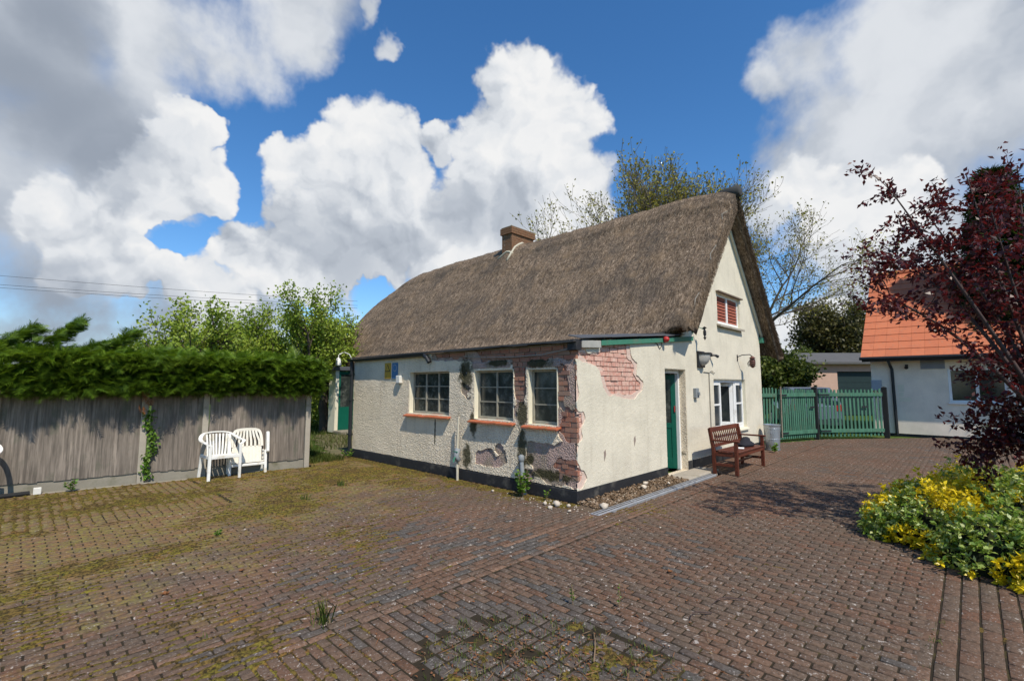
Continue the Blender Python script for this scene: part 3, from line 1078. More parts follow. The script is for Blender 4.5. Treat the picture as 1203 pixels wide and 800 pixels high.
def front_field(lost, seed, spots):
    def f(U, Z):
        d = np.minimum(many(U, Z, lost, .05, 7., seed), f_open(U, Z))
        d = np.minimum(d, (spots - fbm(U * 3.2, Z * 3.2, 0, seed + 3, 4)) * .3 + np.clip((U - 2.4) * .2, 0, 9))
        return np.minimum(d, np.minimum(Z - .19 - wob(U, Z, .012, 3., 6), fw_top - .02 - Z))
    return f


coat('top_coat', 0., 6.5, .15, 2.28, .021, front_field(LOST_TOP, 21, .70), on_front, 0., .022, 'pebbledash', front_wall, .003, 3)
coat('under_coat', .028, 6.45, .15, 2.28, .021, front_field(LOST_UNDER, 41, .72), on_front, .016, .043, 'undercoat', front_wall, .003, 8)


def gable_field(lost, seed):
    def f(U, Z):
        d = many(U, Z, lost, .045, 6., seed)
        for w in (DOOR, GW, UW):
            d = np.minimum(d, sd_rect(U, Z, w))
        top = np.where(U < 3.55, 2.21 + .098 * U, APZ + .1 - 1.17 * np.abs(U - APX))
        return np.minimum(d, np.minimum(Z - .17 - wob(U, Z, .012, 3., 6), (top - Z) * .65))
    return f


coat('top_coat', 0.0, 8.40, .12, 6.0, .028, gable_field(GABLE_LOST, 61), on_gable, 0., .022, 'cream_render', gable_wall, .0018, 13)
coat('under_coat', .028, 2.4, .15, 2.5, .022, gable_field(GABLE_UNDER, 81), on_gable, .014, .043, 'gable_undercoat', gable_wall, .002, 18)

# bare bricks where both coats are gone
bm_ = MB()
bm_.box(-.1075, .1075, .0, .05, -.0325, .0325)
brick_me = bm_.mesh('brick')
brick_me2 = brick_me.copy()
half_me = MB().box(-.051, .051, .0, .05, -.0325, .0325).mesh('brick')
half_me2 = half_me.copy()
for me_, mm in ((brick_me, 'wall_brick'), (half_me, 'wall_brick'), (brick_me2, 'painted_brick'), (half_me2, 'painted_brick')):
    me_.materials.append(MAT[mm])


def bricks(parent, u0, u1, z0, z1, undercoat, topcoat, opens, meshes, front):
    nb = 0
    for j in range(int((z1 - z0) / .075) + 1):
        z = z0 + j * .075 + .0375
        header = (j % 5 == 3)
        st = .112 if header else .225
        off = (j % 2) * st / 2
        for i in range(-1, int((u1 - u0) / st) + 2):
            u = u0 + (i + .5) * st + off
            hw = .051 if header else .1075
            def fits(uc, h_):
                if uc - h_ < u0 + .001 or uc + h_ > u1: return False
                return min(sd_rect(np.array([uc - h_, uc + h_, uc]), np.array([z] * 3), w).min() for w in opens) >= .006
            small = header
            if not fits(u, hw):
                if header: continue
                alt = [v for v in (u - .056, u + .056) if fits(v, .051)]
                if not alt: continue
                u, hw, small = alt[0], .051, True
            uu = np.array([u - hw, u, u + hw, u, u])
            zz = np.array([z, z, z, z + .035, z - .035])
            if (undercoat(uu, zz) > .0).all() or z > z1: continue
            o = bpy.data.objects.new('brick', meshes[1 if small else 0])
            COL.objects.link(o)
            o.parent = parent
            dep = rngc.normal(.016, .0055)
            if front:
                o.location = (.04 - dep, u, z)
                o.rotation_euler = (0, rngc.normal(0, .012), -math.pi / 2 + rngc.normal(0, .015))
            else:
                o.location = (u, .04 - dep, z)
                o.rotation_euler = (rngc.normal(0, .012), rngc.normal(0, .008), rngc.normal(0, .015))
            s = rngc.uniform(.95, 1.02)
            o.scale = (s, 1, rngc.uniform(.92, 1.05))
            nb += 1
    return nb


only_front = lambda U, Z: many(U, Z, LOST_UNDER, .05, 7., 41)
only_gable = lambda U, Z: many(U, Z, GABLE_UNDER, .045, 6., 81)
nb1 = bricks(front_wall, .0, 3.6, .225, 2.262, only_front, None, WF, (brick_me, half_me), True)
nb2 = bricks(gable_wall, .052, 2.3, .225, 2.4, only_gable, None, [DOOR], (brick_me2, half_me2), False)

# plinth, painted black
pl = MB()
pl.box(-.012, .04, -.012, 6.5, .0, .175)
pl.build('plinth', 'black_paint', cottage, bevel=.008)
pl = MB()
pl.box(.041, DOOR[0], -.012, .04, .0, .175)
pl.build('plinth', 'black_paint', cottage, bevel=.008)
pl = MB()
pl.box(DOOR[1], 8.4, -.012, .04, .0, .185)
pl.build('plinth', 'black_paint', cottage, bevel=.008)


# windows in the front wall
def reveal(mb, r, depth0, depth1, fn, t=.012):
    y0, y1, z0, z1 = r
    for poly in ([(y0, z0), (y0 + t, z0), (y0 + t, z1), (y0, z1)], [(y1 - t, z0), (y1, z0), (y1, z1), (y1 - t, z1)], [(y0 + t, z1 - t), (y1 - t, z1 - t), (y1 - t, z1), (y0 + t, z1)], [(y0 + t, z0), (y1 - t, z0), (y1 - t, z0 + t), (y0 + t, z0 + t)]):
        mb.prism(poly, fn, depth0, depth1)


def front_window(r, cols, rows, label):
    y0, y1, z0, z1 = r
    rv = MB()
    reveal(rv, r, .006, .16, on_front)
    rv.build('window_reveal', 'cream_paint', front_wall)
    wnd = MB()
    D0, D1 = .095, .145
    y0, y1, z0, z1 = y0 + .012, y1 - .012, z0 + .012, z1 - .012
    fwid = .035
    wnd.box(D0, D1, y0, y0 + fwid, z0, z1)
    wnd.box(D0, D1, y1 - fwid, y1, z0, z1)
    wnd.box(D0 - .003, D1, y0 + fwid, y1 - fwid, z1 - fwid, z1)
    wnd.box(D0 - .006, D1, y0 + fwid, y1 - fwid, z0, z0 + fwid + .008)
    wobj = wnd.build('window', 'old_cream_frame', cottage, bevel=.004)
    if label: wobj['label'] = label
    ya, yb, za, zb = y0 + fwid, y1 - fwid, z0 + fwid + .008, z1 - fwid
    cw = (yb - ya) / cols
    heights = [za + (zb - za) * k / rows for k in range(rows + 1)]
    for k in range(1, cols):
        wide = .034 if cols == 3 else .03
        MB().box(D0 + .004, D1 - .004, ya + k * cw - wide / 2, ya + k * cw + wide / 2, za, zb).build('mullion', 'old_cream_frame', wobj, bevel=.003)
    for k in range(cols):
        a, b = ya + k * cw, ya + (k + 1) * cw
        if k: a += .0165
        if k < cols - 1: b -= .0165
        for q in range(1, rows):
            MB().box(D0 + .010, D1 - .010, a, b, heights[q] - .009, heights[q] + .009).build('glazing_bar', 'old_cream_frame', wobj)
        for q in range(rows):
            lo, hi = heights[q] + (.009 if q else 0), heights[q + 1] - (.009 if q < rows - 1 else 0)
            tilt = rngc.normal(0, .0025)
            p = MB()
            p.prism([(a, lo), (b, lo), (b, hi), (a, hi)], on_front, .122 + tilt, .127 + tilt)
            p.build('pane', 'glass', wobj)
    MB().box(.150, .2, y0, y1, z0, z1).build('dark_backing', 'dark_interior', wobj)  # dark sheet stands in for the unlit room behind the panes
    # tile sill that sticks out and tips down
    ns = max(3, int((r[1] - r[0] + .12) / .16))
    for k in range(ns):
        a = r[0] - .05 + (r[1] - r[0] + .13) * k / ns
        b = r[0] - .05 + (r[1] - r[0] + .13) * (k + 1) / ns - .004
        dz = rngc.normal(0, .003)
        s = MB()
        s.prism([(-.085, r[2] - .055 + dz), (-.085, r[2] - .03 + dz), (.094, r[2] + .014 + dz), (.094, r[2] - .012 + dz)], lambda p, q_, t: (p, t, q_), a, b)
        s.build('sill_tile', 'red_tile', wobj, bevel=.003)
    return wobj


front_window(WF[0], 3, 3, None)
front_window(WF[1], 2, 3, None)
front_window(WF[2], 1, 3, 'narrow weathered window with mossy sill')
# lintels over the damaged windows
MB().box(-.004, .041, 1.30, 2.25, 1.935, 2.055).build('lintel', 'undercoat', front_wall, bevel=.02)
MB().box(-.012, .041, .28, .94, 1.925, 2.03).build('lintel', 'undercoat', front_wall, bevel=.02)

# gutter with broken end, downpipe, loose felt edge
gt = MB()
prof = [(math.cos(a) * .055, math.sin(a) * .055) for a in np.linspace(math.pi, 2 * math.pi, 9)]
prof2 = [(x * .86, z * .86) for x, z in reversed(prof)]
gt.prism([(x - .075, z + 2.27) for x, z in prof + prof2], lambda p, q, t: (p, t, q), 3.55, 6.62)
gt.tube([(-.075, 3.6, 2.24), (-.08, 3.5, 2.20), (-.07, 3.42, 2.10)], .042, 10)
gt.build('gutter', 'dark_metal', cottage)
dp = MB()
dp.tube([(-.06, 6.52, 2.24), (-.05, 6.52, 2.0), (-.05, 6.52, .02)], .042, 12)
for z in (.5, 1.3, 1.9):
    dp.box(-.10, 0, 6.47, 6.57, z, z + .03)
dp.build('downpipe', 'dark_metal', cottage)
fe = MB()
for k in range(12):
    a, b = 3.5 - k * .295, 3.5 - (k + 1) * .295
    d0, d1 = rngc.uniform(-.012, .012, 2)
    fe.add([(-.10, a, 2.275 + d0), (-.10, b, 2.275 + d1), (.3, b, 2.33), (.3, a, 2.33), (-.10, a, 2.30 + d0), (-.10, b, 2.30 + d1), (.3, b, 2.35), (.3, a, 2.35)],
           [(0, 1, 2, 3), (7, 6, 5, 4), (0, 4, 5, 1), (1, 5, 6, 2), (2, 6, 7, 3), (3, 7, 4, 0)])
fe.build('roofing_felt', 'felt', cottage)
lr = MB()
lr.prism([(-.07, 2.285), (3.75, 2.70), (3.75, 2.76), (-.07, 2.312)], on_gable, .06, 6.56)
lr.build('lean_to_roof', 'felt', cottage)
MB().tube([(-.02, 2.45, 2.17), (-.03, 1.9, 2.13), (-.03, 1.2, 2.11), (-.03, .6, 2.12), (-.02, .06, 2.19)], .008, 6).build('cable', 'cable_grey', cottage)
# green barge board and verge slates over the lean-to gable
gb = MB()
gb.prism([(.62, 2.262), (4.0, 2.565), (4.0, 2.655), (.62, 2.345)], on_gable, -.045, -.008)
gb.build('barge_board', 'green_paint', cottage, bevel=.004)
gb = MB()
gb.prism([(.10, 2.20), (.60, 2.225), (.60, 2.335), (.10, 2.31)], on_gable, -.05, -.01)
gb.build('barge_board', 'old_board', cottage, bevel=.006, label='bare weathered end of the barge board')
gb = MB()
gb.box(-.04, .09, -.05, .12, 2.16, 2.32)
gb.build('eaves_block', 'black_paint', cottage, bevel=.01)
xs = [.03, .86, 1.78, 2.72, 3.55]
for a, b in zip(xs[:-1], xs[1:]):
    za, zb = 2.325 + .0885 * a, 2.325 + .0885 * b
    t = rngc.normal(0, .006)
    s = MB()
    s.add([(a + .006, -.075, za + t), (b - .006, -.075, zb - t), (b - .006, .16, zb + .055), (a + .006, .16, za + .055)] + [(a + .006, -.078, za + t + .014), (b - .006, -.078, zb - t + .014), (b - .006, .157, zb + .069), (a + .006, .157, za + .069)],
          [(0, 1, 2, 3), (7, 6, 5, 4), (0, 4, 5, 1), (1, 5, 6, 2), (2, 6, 7, 3), (3, 7, 4, 0)])
    s.build('slate', 'slate', cottage, bevel=.003)

# green door standing open
dr = MB()
reveal(dr, DOOR, .006, .13, on_gable)
dr.build('door_reveal', 'pebbledash', gable_wall)
df = MB()
x0, x1 = DOOR[0] + .012, DOOR[1] - .012
df.box(x0, x0 + .05, .13, .21, .012, 1.955)
df.box(x1 - .055, x1, .13, .21, .012, 1.955)
df.box(x0 + .05, x1 - .055, .13, .21, 1.89, 1.955)
df.build('door_frame', 'white_paint', cottage, bevel=.004)
door = bpy.data.objects.new('door', None)
COL.objects.link(door)
door.parent = cottage
door.location = (x1 - .06, .19, .03)
door.rotation_euler = (0, 0, math.radians(180 - 66))
dw, dh = .74, 1.84
dm = MB()
dm.box(0, .09, 0, .04, 0, dh)
dm.box(dw - .09, dw, 0, .04, 0, dh)
dm.box(.09, dw - .09, .001, .039, 0, .2)
dm.box(.09, dw - .09, .001, .039, dh - .1, dh)
dm.box(.09, dw - .09, .001, .039, .78, .88)
dm.box(.09, dw - .09, .012, .028, .2, .78)
dm.build('door_leaf', 'door_green', door, bevel=.004)
MB().box(.09, dw - .09, .017, .023, .88, dh - .1).build('pane', 'glass', door)
MB().tube([(dw - .045, -.01, .95), (dw - .045, -.05, .95), (dw - .15, -.055, .95)], .009, 8).build('handle', 'dark_metal', door)
MB().box(.01, .03, .04, .06, 1.1, 1.22).build('closer', 'red_plastic', door)

# big casement window in the gable, middle light ajar
rv = MB()
reveal(rv, GW, .006, .20, on_gable)
rv.build('window_reveal', 'cream_paint', gable_wall)
x0, x1, z0, z1 = GW[0] + .012, GW[1] - .012, GW[2] + .012, GW[3] - .012
wf = MB()
wf.box(x0, x0 + .06, .07, .15, z0, z1)
wf.box(x1 - .06, x1, .07, .15, z0, z1)
wf.box(x0 + .06, x1 - .06, .068, .15, z1 - .07, z1)
wf.box(x0 + .06, x1 - .06, .066, .15, z0, z0 + .06)
sx = [x0 + .52, x1 - .60]
for s in sx:
    wf.box(s, s + .065, .072, .148, z0 + .06, z1 - .07)
wobj = wf.build('window', 'white_paint', cottage, bevel=.005)
wobj['label'] = 'wide white casement window standing ajar'
for a, b in ((x0 + .06, sx[0]), (sx[1] + .065, x1 - .06)):
    sm = MB()
    sm.box(a, a + .045, .06, .11, z0 + .06, z1 - .07)
    sm.box(b - .045, b, .06, .11, z0 + .06, z1 - .07)
    sm.box(a + .045, b - .045, .062, .11, z0 + .06, z0 + .12)
    sm.box(a + .045, b - .045, .062, .11, z1 - .13, z1 - .07)
    sm.box(a + .045, b - .045, .064, .108, 1.20, 1.24)
    sm.build('casement', 'white_paint', wobj, bevel=.003)
    MB().box(a + .045, b - .045, .084, .09, z0 + .12, 1.20).build('pane', 'glass_clear', wobj)
    MB().box(a + .045, b - .045, .084, .09, 1.24, z1 - .13).build('pane', 'glass_clear', wobj)
lloc, lrot = (sx[1] - .01, .12, z0 + .065), (0, 0, math.radians(180 - 58))
lw, lh = sx[1] - sx[0] - .085, z1 - z0 - .14
swung = []
lm = MB()
lm.box(0, .07, 0, .045, 0, lh)
lm.box(lw - .07, lw, 0, .045, 0, lh)
lm.box(.07, lw - .07, .001, .044, 0, .09)
lm.box(.07, lw - .07, .001, .044, lh - .08, lh)
swung.append(lm.build('sash', 'white_paint', wobj, bevel=.003))
swung.append(MB().box(.07, lw - .07, .02, .026, .09, lh - .08).build('pane', 'glass_clear', wobj))
swung.append(MB().box(.02, .05, -.02, 0, .35, .48).build('handle', 'copper_brown', wobj))
swung.append(MB().box(.02, .05, -.02, 0, .85, .98).build('handle', 'copper_brown', wobj))
for o in swung:
    o.location, o.rotation_euler = lloc, lrot
MB().prism([(-.05, GW[2] - .05), (-.05, GW[2] - .01), (.066, GW[2] + .013), (.066, GW[2] - .02)], lambda p, q, t: (t, p, q), GW[0] - .04, GW[1] + .05).build('window_sill', 'cream_paint', cottage, bevel=.005)

# small upper window with brown blinds
rv = MB()
reveal(rv, UW, .006, .14, on_gable)
rv.build('window_reveal', 'cream_paint', gable_wall)
x0, x1, z0, z1 = UW[0] + .012, UW[1] - .012, UW[2] + .012, UW[3] - .012
uf = MB()
uf.box(x0, x0 + .045, .05, .10, z0, z1)
uf.box(x1 - .045, x1, .05, .10, z0, z1)
uf.box(x0 + .045, x1 - .045, .049, .10, z1 - .05, z1)
uf.box(x0 + .045, x1 - .045, .048, .10, z0, z0 + .07)
xm = (x0 + x1) / 2
uf.box(xm - .04, xm + .04, .047, .10, z0 + .07, z1 - .05)
uobj = uf.build('window', 'white_paint', cottage, bevel=.004)
uobj['label'] = 'small attic window with red brown louvred blinds'
for a, b in ((x0 + .045, xm - .04), (xm + .04, x1 - .045)):
    nsl = 8
    hh = (z1 - .05 - z0 - .07) / nsl
    for k in range(nsl):
        zz = z0 + .07 + k * hh
        MB().prism([(.062, zz + .004), (.068, zz + .004), (.088, zz + hh - .001), (.082, zz + hh - .001)], lambda p, q, t: (t, p, q), a, b).build('blind_slat', 'blind_brown', uobj)
    MB().box(a, b, .092, .1, z0 + .07, z1 - .05).build('dark_backing', 'blind_dark', uobj)  # darker brown sheet closing the gaps behind the slats
MB().box(UW[0] - .05, UW[1] + .06, -.075, .02, z1 + .016, z1 + .05).build('lintel', 'weathered_wood', uobj, bevel=.006)
MB().prism([(-.09, UW[2] - .075), (-.09, UW[2] - .02), (.046, UW[2] + .012), (.046, UW[2] - .03)], lambda p, q, t: (t, p, q), UW[0] - .06, UW[1] + .06).build('window_sill', 'pale_concrete', uobj, bevel=.006)
# cream board under the far slope of the thatch
bb = MB()
bb.prism([(6.30, under(6.30) - .02), (8.52, under(8.52) - .02), (8.52, under(8.52) - .15), (6.30, under(6.30) - .15)], on_gable, -.055, -.006)
bb.build('verge_board', 'cream_paint', cottage, bevel=.004)
MB().box(8.36, 8.5, -.10, .05, 2.80, 2.95).build('rafter_foot', 'green_paint', cottage, bevel=.01)

# ------------------------------------------------------------------ thatch
Y0, Y1 = -.32, 14.75
SLOPE = 1.19
RZ = 6.44


def outer_z(s):
    a = np.abs(s - APX)
    return RZ + .02 - SLOPE * (np.sqrt(a * a + .07 ** 2) - .03)


def hip(z, y):
    lim = 6.66 - np.maximum(y - 12.5, 0) ** 1.25 * .56
    k = .16
    return -k * np.log(np.exp(-z / k) + np.exp(-lim / k))


S_L, S_R = 2.72, 9.46
nu, nv = 170, 300
up_ = np.concatenate([np.linspace(S_L, APX, nu // 2), np.linspace(APX, S_R, nu // 2)[1:]])
vy = np.linspace(Y0, Y1, nv)
Sg, Yg = np.meshgrid(up_, vy, indexing='ij')


def eave_s(y):
    "the eave is trimmed back where it meets the gable"
    return S_L + .40 * np.exp(-((y - Y0) / .55) ** 2)


Sg = np.where(Sg < APX, APX - (APX - Sg) * (APX - eave_s(Yg)) / (APX - S_L), Sg)
Zg = outer_z(Sg)
d_ridge = np.abs(Sg - APX)
ridge_edge = .50 + .03 * np.sin(Yg * 5.)
Zg += .07 / (1 + np.exp((d_ridge - ridge_edge) / .012))
Zg += .012 * np.exp(-((d_ridge - .27) / .02) ** 2)
low = np.minimum(Sg - eave_s(Yg), S_R - Sg)
Zg += .045 / (1 + np.exp((low - .26 - .02 * np.sin(Yg * 3.)) / .02))
Zg += (fbm(Sg * .8, Yg * .8, 0, 3, 4) - .5) * .17 * np.clip(low / .8, .15, 1) + (fbm(Sg * 3., Yg * 5., 0, 8, 4) - .5) * .07 + (fbm(Sg * 5., Yg * 26., 0, 9, 3) - .5) * .045
Zg += .07 * np.exp(-((Yg - 8.) / 4.) ** 2) * np.exp(-(d_ridge / 2.) ** 2)
Zg += .26 * np.exp(-((Sg - 5.60) / .42) ** 2 - ((Yg - 6.85) / .42) ** 2)
dy = np.minimum(Yg - Y0, Y1 - Yg)
Zg -= .20 * np.exp(-dy / .09)
Zg = hip(Zg, Yg)
nU = Sg.shape[0]
V = [np.stack([Sg, Yg, Zg], -1).reshape(-1, 3)]
# underside: one sheet 0.48 m in, with a ragged bottom
Su = APX + (Sg - APX) * .855
Zu = np.minimum(APZ - 1.17 * np.abs(Su - APX), Zg - .12)
Yu = Y0 + .03 + (Yg - Y0) * (1 - .06 / (Y1 - Y0))
Zu = Zu + (fbm(Sg * 7., Yg * 7., 0, 19, 2) - .5) * .05
V.append(np.stack([Su, Yu, Zu], -1).reshape(-1, 3))
V = np.concatenate(V)
idx = np.arange(nU * nv).reshape(nU, nv)
top = np.stack([idx[:-1, :-1], idx[1:, :-1], idx[1:, 1:], idx[:-1, 1:]], -1).reshape(-1, 4)
bot = top[:, ::-1] + nU * nv


def strip(a):
    return np.stack([a[:-1], a[1:], a[1:] + nU * nv, a[:-1] + nU * nv], -1)


F = np.concatenate([top, bot, strip(idx[:, 0])[:, ::-1], strip(idx[:, -1]), strip(idx[0, :]), strip(idx[-1, :])[:, ::-1]])
thatch = link('thatched_roof', np_mesh('thatched_roof', V, F, smooth=True), 'thatch', cottage)


# loose straw on the slope, the eaves and the gable edge
def roof_z(s, y):
    s = np.where(s < APX, APX - (APX - s) * (APX - S_L) / (APX - eave_s(y)), s)
    fs = np.interp(s, up_, np.arange(nU))
    fy = (y - Y0) / (Y1 - Y0) * (nv - 1)
    i = np.clip(fs.astype(int), 0, nU - 2)
    j = np.clip(fy.astype(int), 0, nv - 2)
    a, b = fs - i, fy - j
    return Zg[i, j] * (1 - a) * (1 - b) + Zg[i + 1, j] * a * (1 - b) + Zg[i, j + 1] * (1 - a) * b + Zg[i + 1, j + 1] * a * b


rs = np.random.default_rng(8)


def straws(n, s, y, z, D, L, w, lift, tone=None):
    P = np.stack([s, y, z], 1)
    D = unit(D)
    Nn = np.array([[-.76, 0, .64]]) * np.where(s < APX, 1, -1)[:, None] * np.array([[1, 0, 1]])
    Nn[:, 2] = .64
    side = unit(np.cross(D, Nn))
    tipp = P + D * L[:, None] + Nn * lift[:, None]
    Vv = np.stack([P - side * w[:, None] * .5, P + side * w[:, None] * .5, tipp], 1).reshape(-1, 3)
    return Vv, (rs.random(n) if tone is None else tone)


parts_v, parts_r = [], []
n = 90000
s = np.where(rs.random(n) < .86, rs.uniform(S_L + .02, APX, n), rs.uniform(APX, S_R - .02, n))
y = Y0 + .02 + (Y1 - Y0 - .04) * rs.random(n) ** 1.5
s = np.maximum(s, eave_s(y) + .02)
z = roof_z(s, y) - .004
D = np.stack([np.where(s < APX, -1, 1), rs.normal(0, .28, n), np.full(n, -SLOPE)], 1)
v_, r_ = straws(n, s, y, z, D, rs.uniform(.05, .18, n), rs.uniform(.004, .009, n), rs.uniform(.003, .022, n), np.clip(rs.normal(.47, .27, n), 0, 1))
parts_v.append(v_); parts_r.append(r_)
n = 16000                                    # eaves fringe
y = rs.uniform(Y0, Y1, n)
s = eave_s(y) + rs.uniform(-.01, .05, n)
z = roof_z(np.maximum(s, eave_s(y)), y) - rs.uniform(0, .10, n)
D = np.stack([np.full(n, -.5), rs.normal(0, .25, n), np.full(n, -1.)], 1)
v_, r_ = straws(n, s, y, z, D, rs.uniform(.03, .10, n), rs.uniform(.004, .009, n), rs.uniform(0, .02, n), np.clip(rs.normal(.35, .25, n), 0, 1))
parts_v.append(v_); parts_r.append(r_)
n = 16000                                    # gable edge
s = rs.uniform(S_L + .42, S_R, n)
t = rs.random(n)
zo, zu_ = roof_z(s, np.full(n, Y0 + .05)) - .02, APZ - 1.17 * np.abs(APX + (s - APX) * .87 - APX)
ss = s + (APX - s) * .14 * t
z = zo + (zu_ - zo) * t
y = np.full(n, Y0 + .01) + rs.uniform(-.012, .012, n)
D = np.stack([np.where(s < APX, -1, 1) * 1., rs.uniform(-.9, .15, n), np.full(n, -SLOPE)], 1)
v_, r_ = straws(n, ss, y, z, D, rs.uniform(.03, .10, n), rs.uniform(.005, .010, n), rs.uniform(0, .01, n), np.clip(rs.normal(.6, .25, n), 0, 1))
parts_v.append(v_); parts_r.append(r_)
n = 7000                                     # ridge whiskers
s = APX + rs.normal(0, .10, n)
y = rs.uniform(Y0, 13.4, n)
z = roof_z(s, y) - .01
D = np.stack([rs.normal(0, 1, n), rs.normal(0, .8, n), rs.uniform(-.2, .6, n)], 1)
v_, r_ = straws(n, s, y, z, D, rs.uniform(.03, .09, n), rs.uniform(.004, .007, n), rs.uniform(0, .02, n), np.clip(rs.normal(.35, .25, n), 0, 1))
parts_v.append(v_); parts_r.append(r_)
V = np.concatenate(parts_v)
link('loose_straw', np_mesh('loose_straw', V, quads_for(len(V) // 3, 3), np.concatenate(parts_r)), 'straw', thatch, kind='stuff')
# rolled end of the ridge over the gable
re_ = MB()
re_.tube([(APX, .1, 6.30), (APX, -.22, 6.30), (APX, -.38, 6.31), (APX, -.41, 6.31)], [.12, .15, .15, .10], 14)
re_.build('ridge_roll', 'felt', thatch, smooth=True)
for (a, b, c_) in (((5.6, -.28, 5.98), (5.45, -.2, 5.75), (5.36, -.24, 5.36)), ((4.75, -.3, 4.86), (4.5, -.26, 4.55), (4.42, -.3, 4.1)), ((3.75, -.3, 3.72), (3.6, -.28, 3.5), (3.5, -.3, 3.2))):
    pts = [Vector(a), Vector(b), Vector(c_)]
    pts = [Vector((p.x, p.y, float(roof_z(np.array([p.x]), np.array([p.y]))[0]) + .02)) for p in pts]
    MB().tube(pts, .008, 5).build('loose_twine', 'cable_grey', thatch)

# chimney
ch = bpy.data.objects.new('chimney', None)
COL.objects.link(ch)
ch.parent = cottage
CX0, CX1, CY0, CY1 = 5.62, 6.72, 6.70, 7.16
cm = MB()
cm.box(CX0 + .008, CX1 - .008, CY0 + .008, CY1 - .008, 5.6, 7.0)
cm.build('chimney_core', 'mortar', ch)
zz = 5.7
row = 0
cb = MB()
while zz < 6.96:
    out = .045 if zz > 6.74 else 0.
    x0, x1, y0, y1 = CX0 - out, CX1 + out, CY0 - out, CY1 + out
    off = (row % 2) * .11
    for (axis, lo, hi, f0) in (('x', x0, x1, y0), ('y', y0, y1, x0), ('x', x0, x1, y1 - .1), ('y', y0, y1, x1 - .1)):
        a = lo - off
        while a < hi:
            p, q = max(a, lo), min(a + .215, hi)
            if q - p > .03:
                j = rngc.normal(0, .002)
                if axis == 'x': cb.box(p, q, f0 + j, f0 + .1, zz, zz + .066)
                else: cb.box(f0 + j, f0 + .1, max(p, y0 + .102), min(q, y1 - .102), zz, zz + .066) if min(q, y1 - .102) - max(p, y0 + .102) > .02 else None
            a += .225
    zz += .0755
    row += 1
o = cb.build('brick_courses', 'chimney_brick', ch, kind='stuff')
fl = MB()
fl.box(CX0 - .02, CX1 + .02, CY0 - .02, CY1 + .02, 6.99, 7.02)
fl.build('flaunching', 'concrete', ch, bevel=.01)
fm = MB()
pts = [(x, CY0 - .05, float(roof_z(np.array([x]), np.array([CY0 - .05]))[0]) + .02) for x in np.linspace(CX0 - .28, CX1 + .1, 9)]
fm.tube(pts, .035, 8)
pts = [(CX0 - .06, y, float(roof_z(np.array([CX0 - .06]), np.array([y]))[0]) + .02) for y in np.linspace(CY0 - .1, CY1 + .12, 6)]
fm.tube(pts, .035, 8)
fm.build('flashing', 'lagging', ch, smooth=True)

# porch on the recessed far part
po = bpy.data.objects.new('porch', None)
COL.objects.link(po)
po.parent = cottage
MB().box(2.1, 3.8, 11.9, 12.6, 2.18, 2.32).build('porch_roof', 'slate', po, bevel=.02)
pw = MB()
pw.box(2.2, 2.32, 12.0, 12.12, .02, 2.18)
pw.box(2.95, 3.8, 12.0, 12.12, .02, 2.18)
pw.box(2.2, 2.29, 12.12, 12.5, .02, 2.18)
pw.build('porch_wall', 'cream_paint', po)
MB().box(2.32, 2.95, 12.05, 12.1, .06, .9).build('porch_door', 'door_green', po)
pf = MB()
pf.box(2.32, 2.40, 12.03, 12.09, .9, 2.15)
pf.box(2.87, 2.95, 12.03, 12.09, .9, 2.15)
pf.box(2.40, 2.87, 12.03, 12.09, 2.05, 2.15)
pf.build('door_frame', 'door_green', po)
MB().box(2.40, 2.87, 12.06, 12.07, .9, 2.05).build('pane', 'glass', po)
MB().box(2.15, 3.0, 11.4, 11.98, -.03, .10).build('doorstep', 'concrete', po, bevel=.02)
# ------------------------------------------------------------------ fittings on the cottage walls
t = thing('bulkhead_lamp', 'dark backed half round floodlight fixed high beside the green door', 'lamp', (4.38, 0, 2.2))
MB().box(-.16, .16, -.05, .002, -.17, .17).build('back_plate', 'dark_metal', t, bevel=.01)
b = MB()
vs, fs = [], []
for i in range(9):
    a = math.pi * i / 8
    for k in range(6):
        e = (math.pi / 2) * k / 5
        vs.append((-.145 * math.cos(a), -.05 - .17 * math.sin(a) * math.cos(e), .10 - .24 * math.sin(e) * (.4 + .6 * math.sin(a))))
for i in range(8):
    for k in range(5):
        fs.append((i * 6 + k, (i + 1) * 6 + k, (i + 1) * 6 + k + 1, i * 6 + k + 1))
b.add(vs, fs)
b.build('lens', 'lamp_grey', t, smooth=True)
MB().prism([(-.16 * math.cos(a), -.05 - .19 * math.sin(a)) for a in np.linspace(0, math.pi, 10)], lambda p, q, h: (p, q, h), .10, .135).build('hood', 'dark_metal', t, bevel=.005)

t = thing('wall_lantern', 'brown caged lantern hanging from a bracket above the white casement window', 'lantern', (6.62, 0, 2.34))
MB().tube([(0, .002, 0), (0, -.12, .05), (.10, -.26, .06), (.22, -.28, .02)], .011, 6).build('bracket', 'dark_metal', t)
MB().lathe([(.012, .03), (.035, .01), (.075, -.03), (.03, -.035)], (.22, -.28, 0), 14).build('cap', 'copper_brown', t, smooth=True)
MB().lathe([(.05, -.035), (.068, -.10), (.066, -.17), (.05, -.23), (.02, -.26)], (.22, -.28, 0), 12).build('cage', 'copper_brown', t)
for k in range(4):
    MB().lathe([(.07, -.06 - k * .05), (.076, -.065 - k * .05), (.07, -.07 - k * .05)], (.22, -.28, 0), 12).build('cage_ring', 'dark_metal', t)
MB().box(-.02, .02, -.015, .002, -.09, .06).build('wall_plate', 'dark_metal', t)

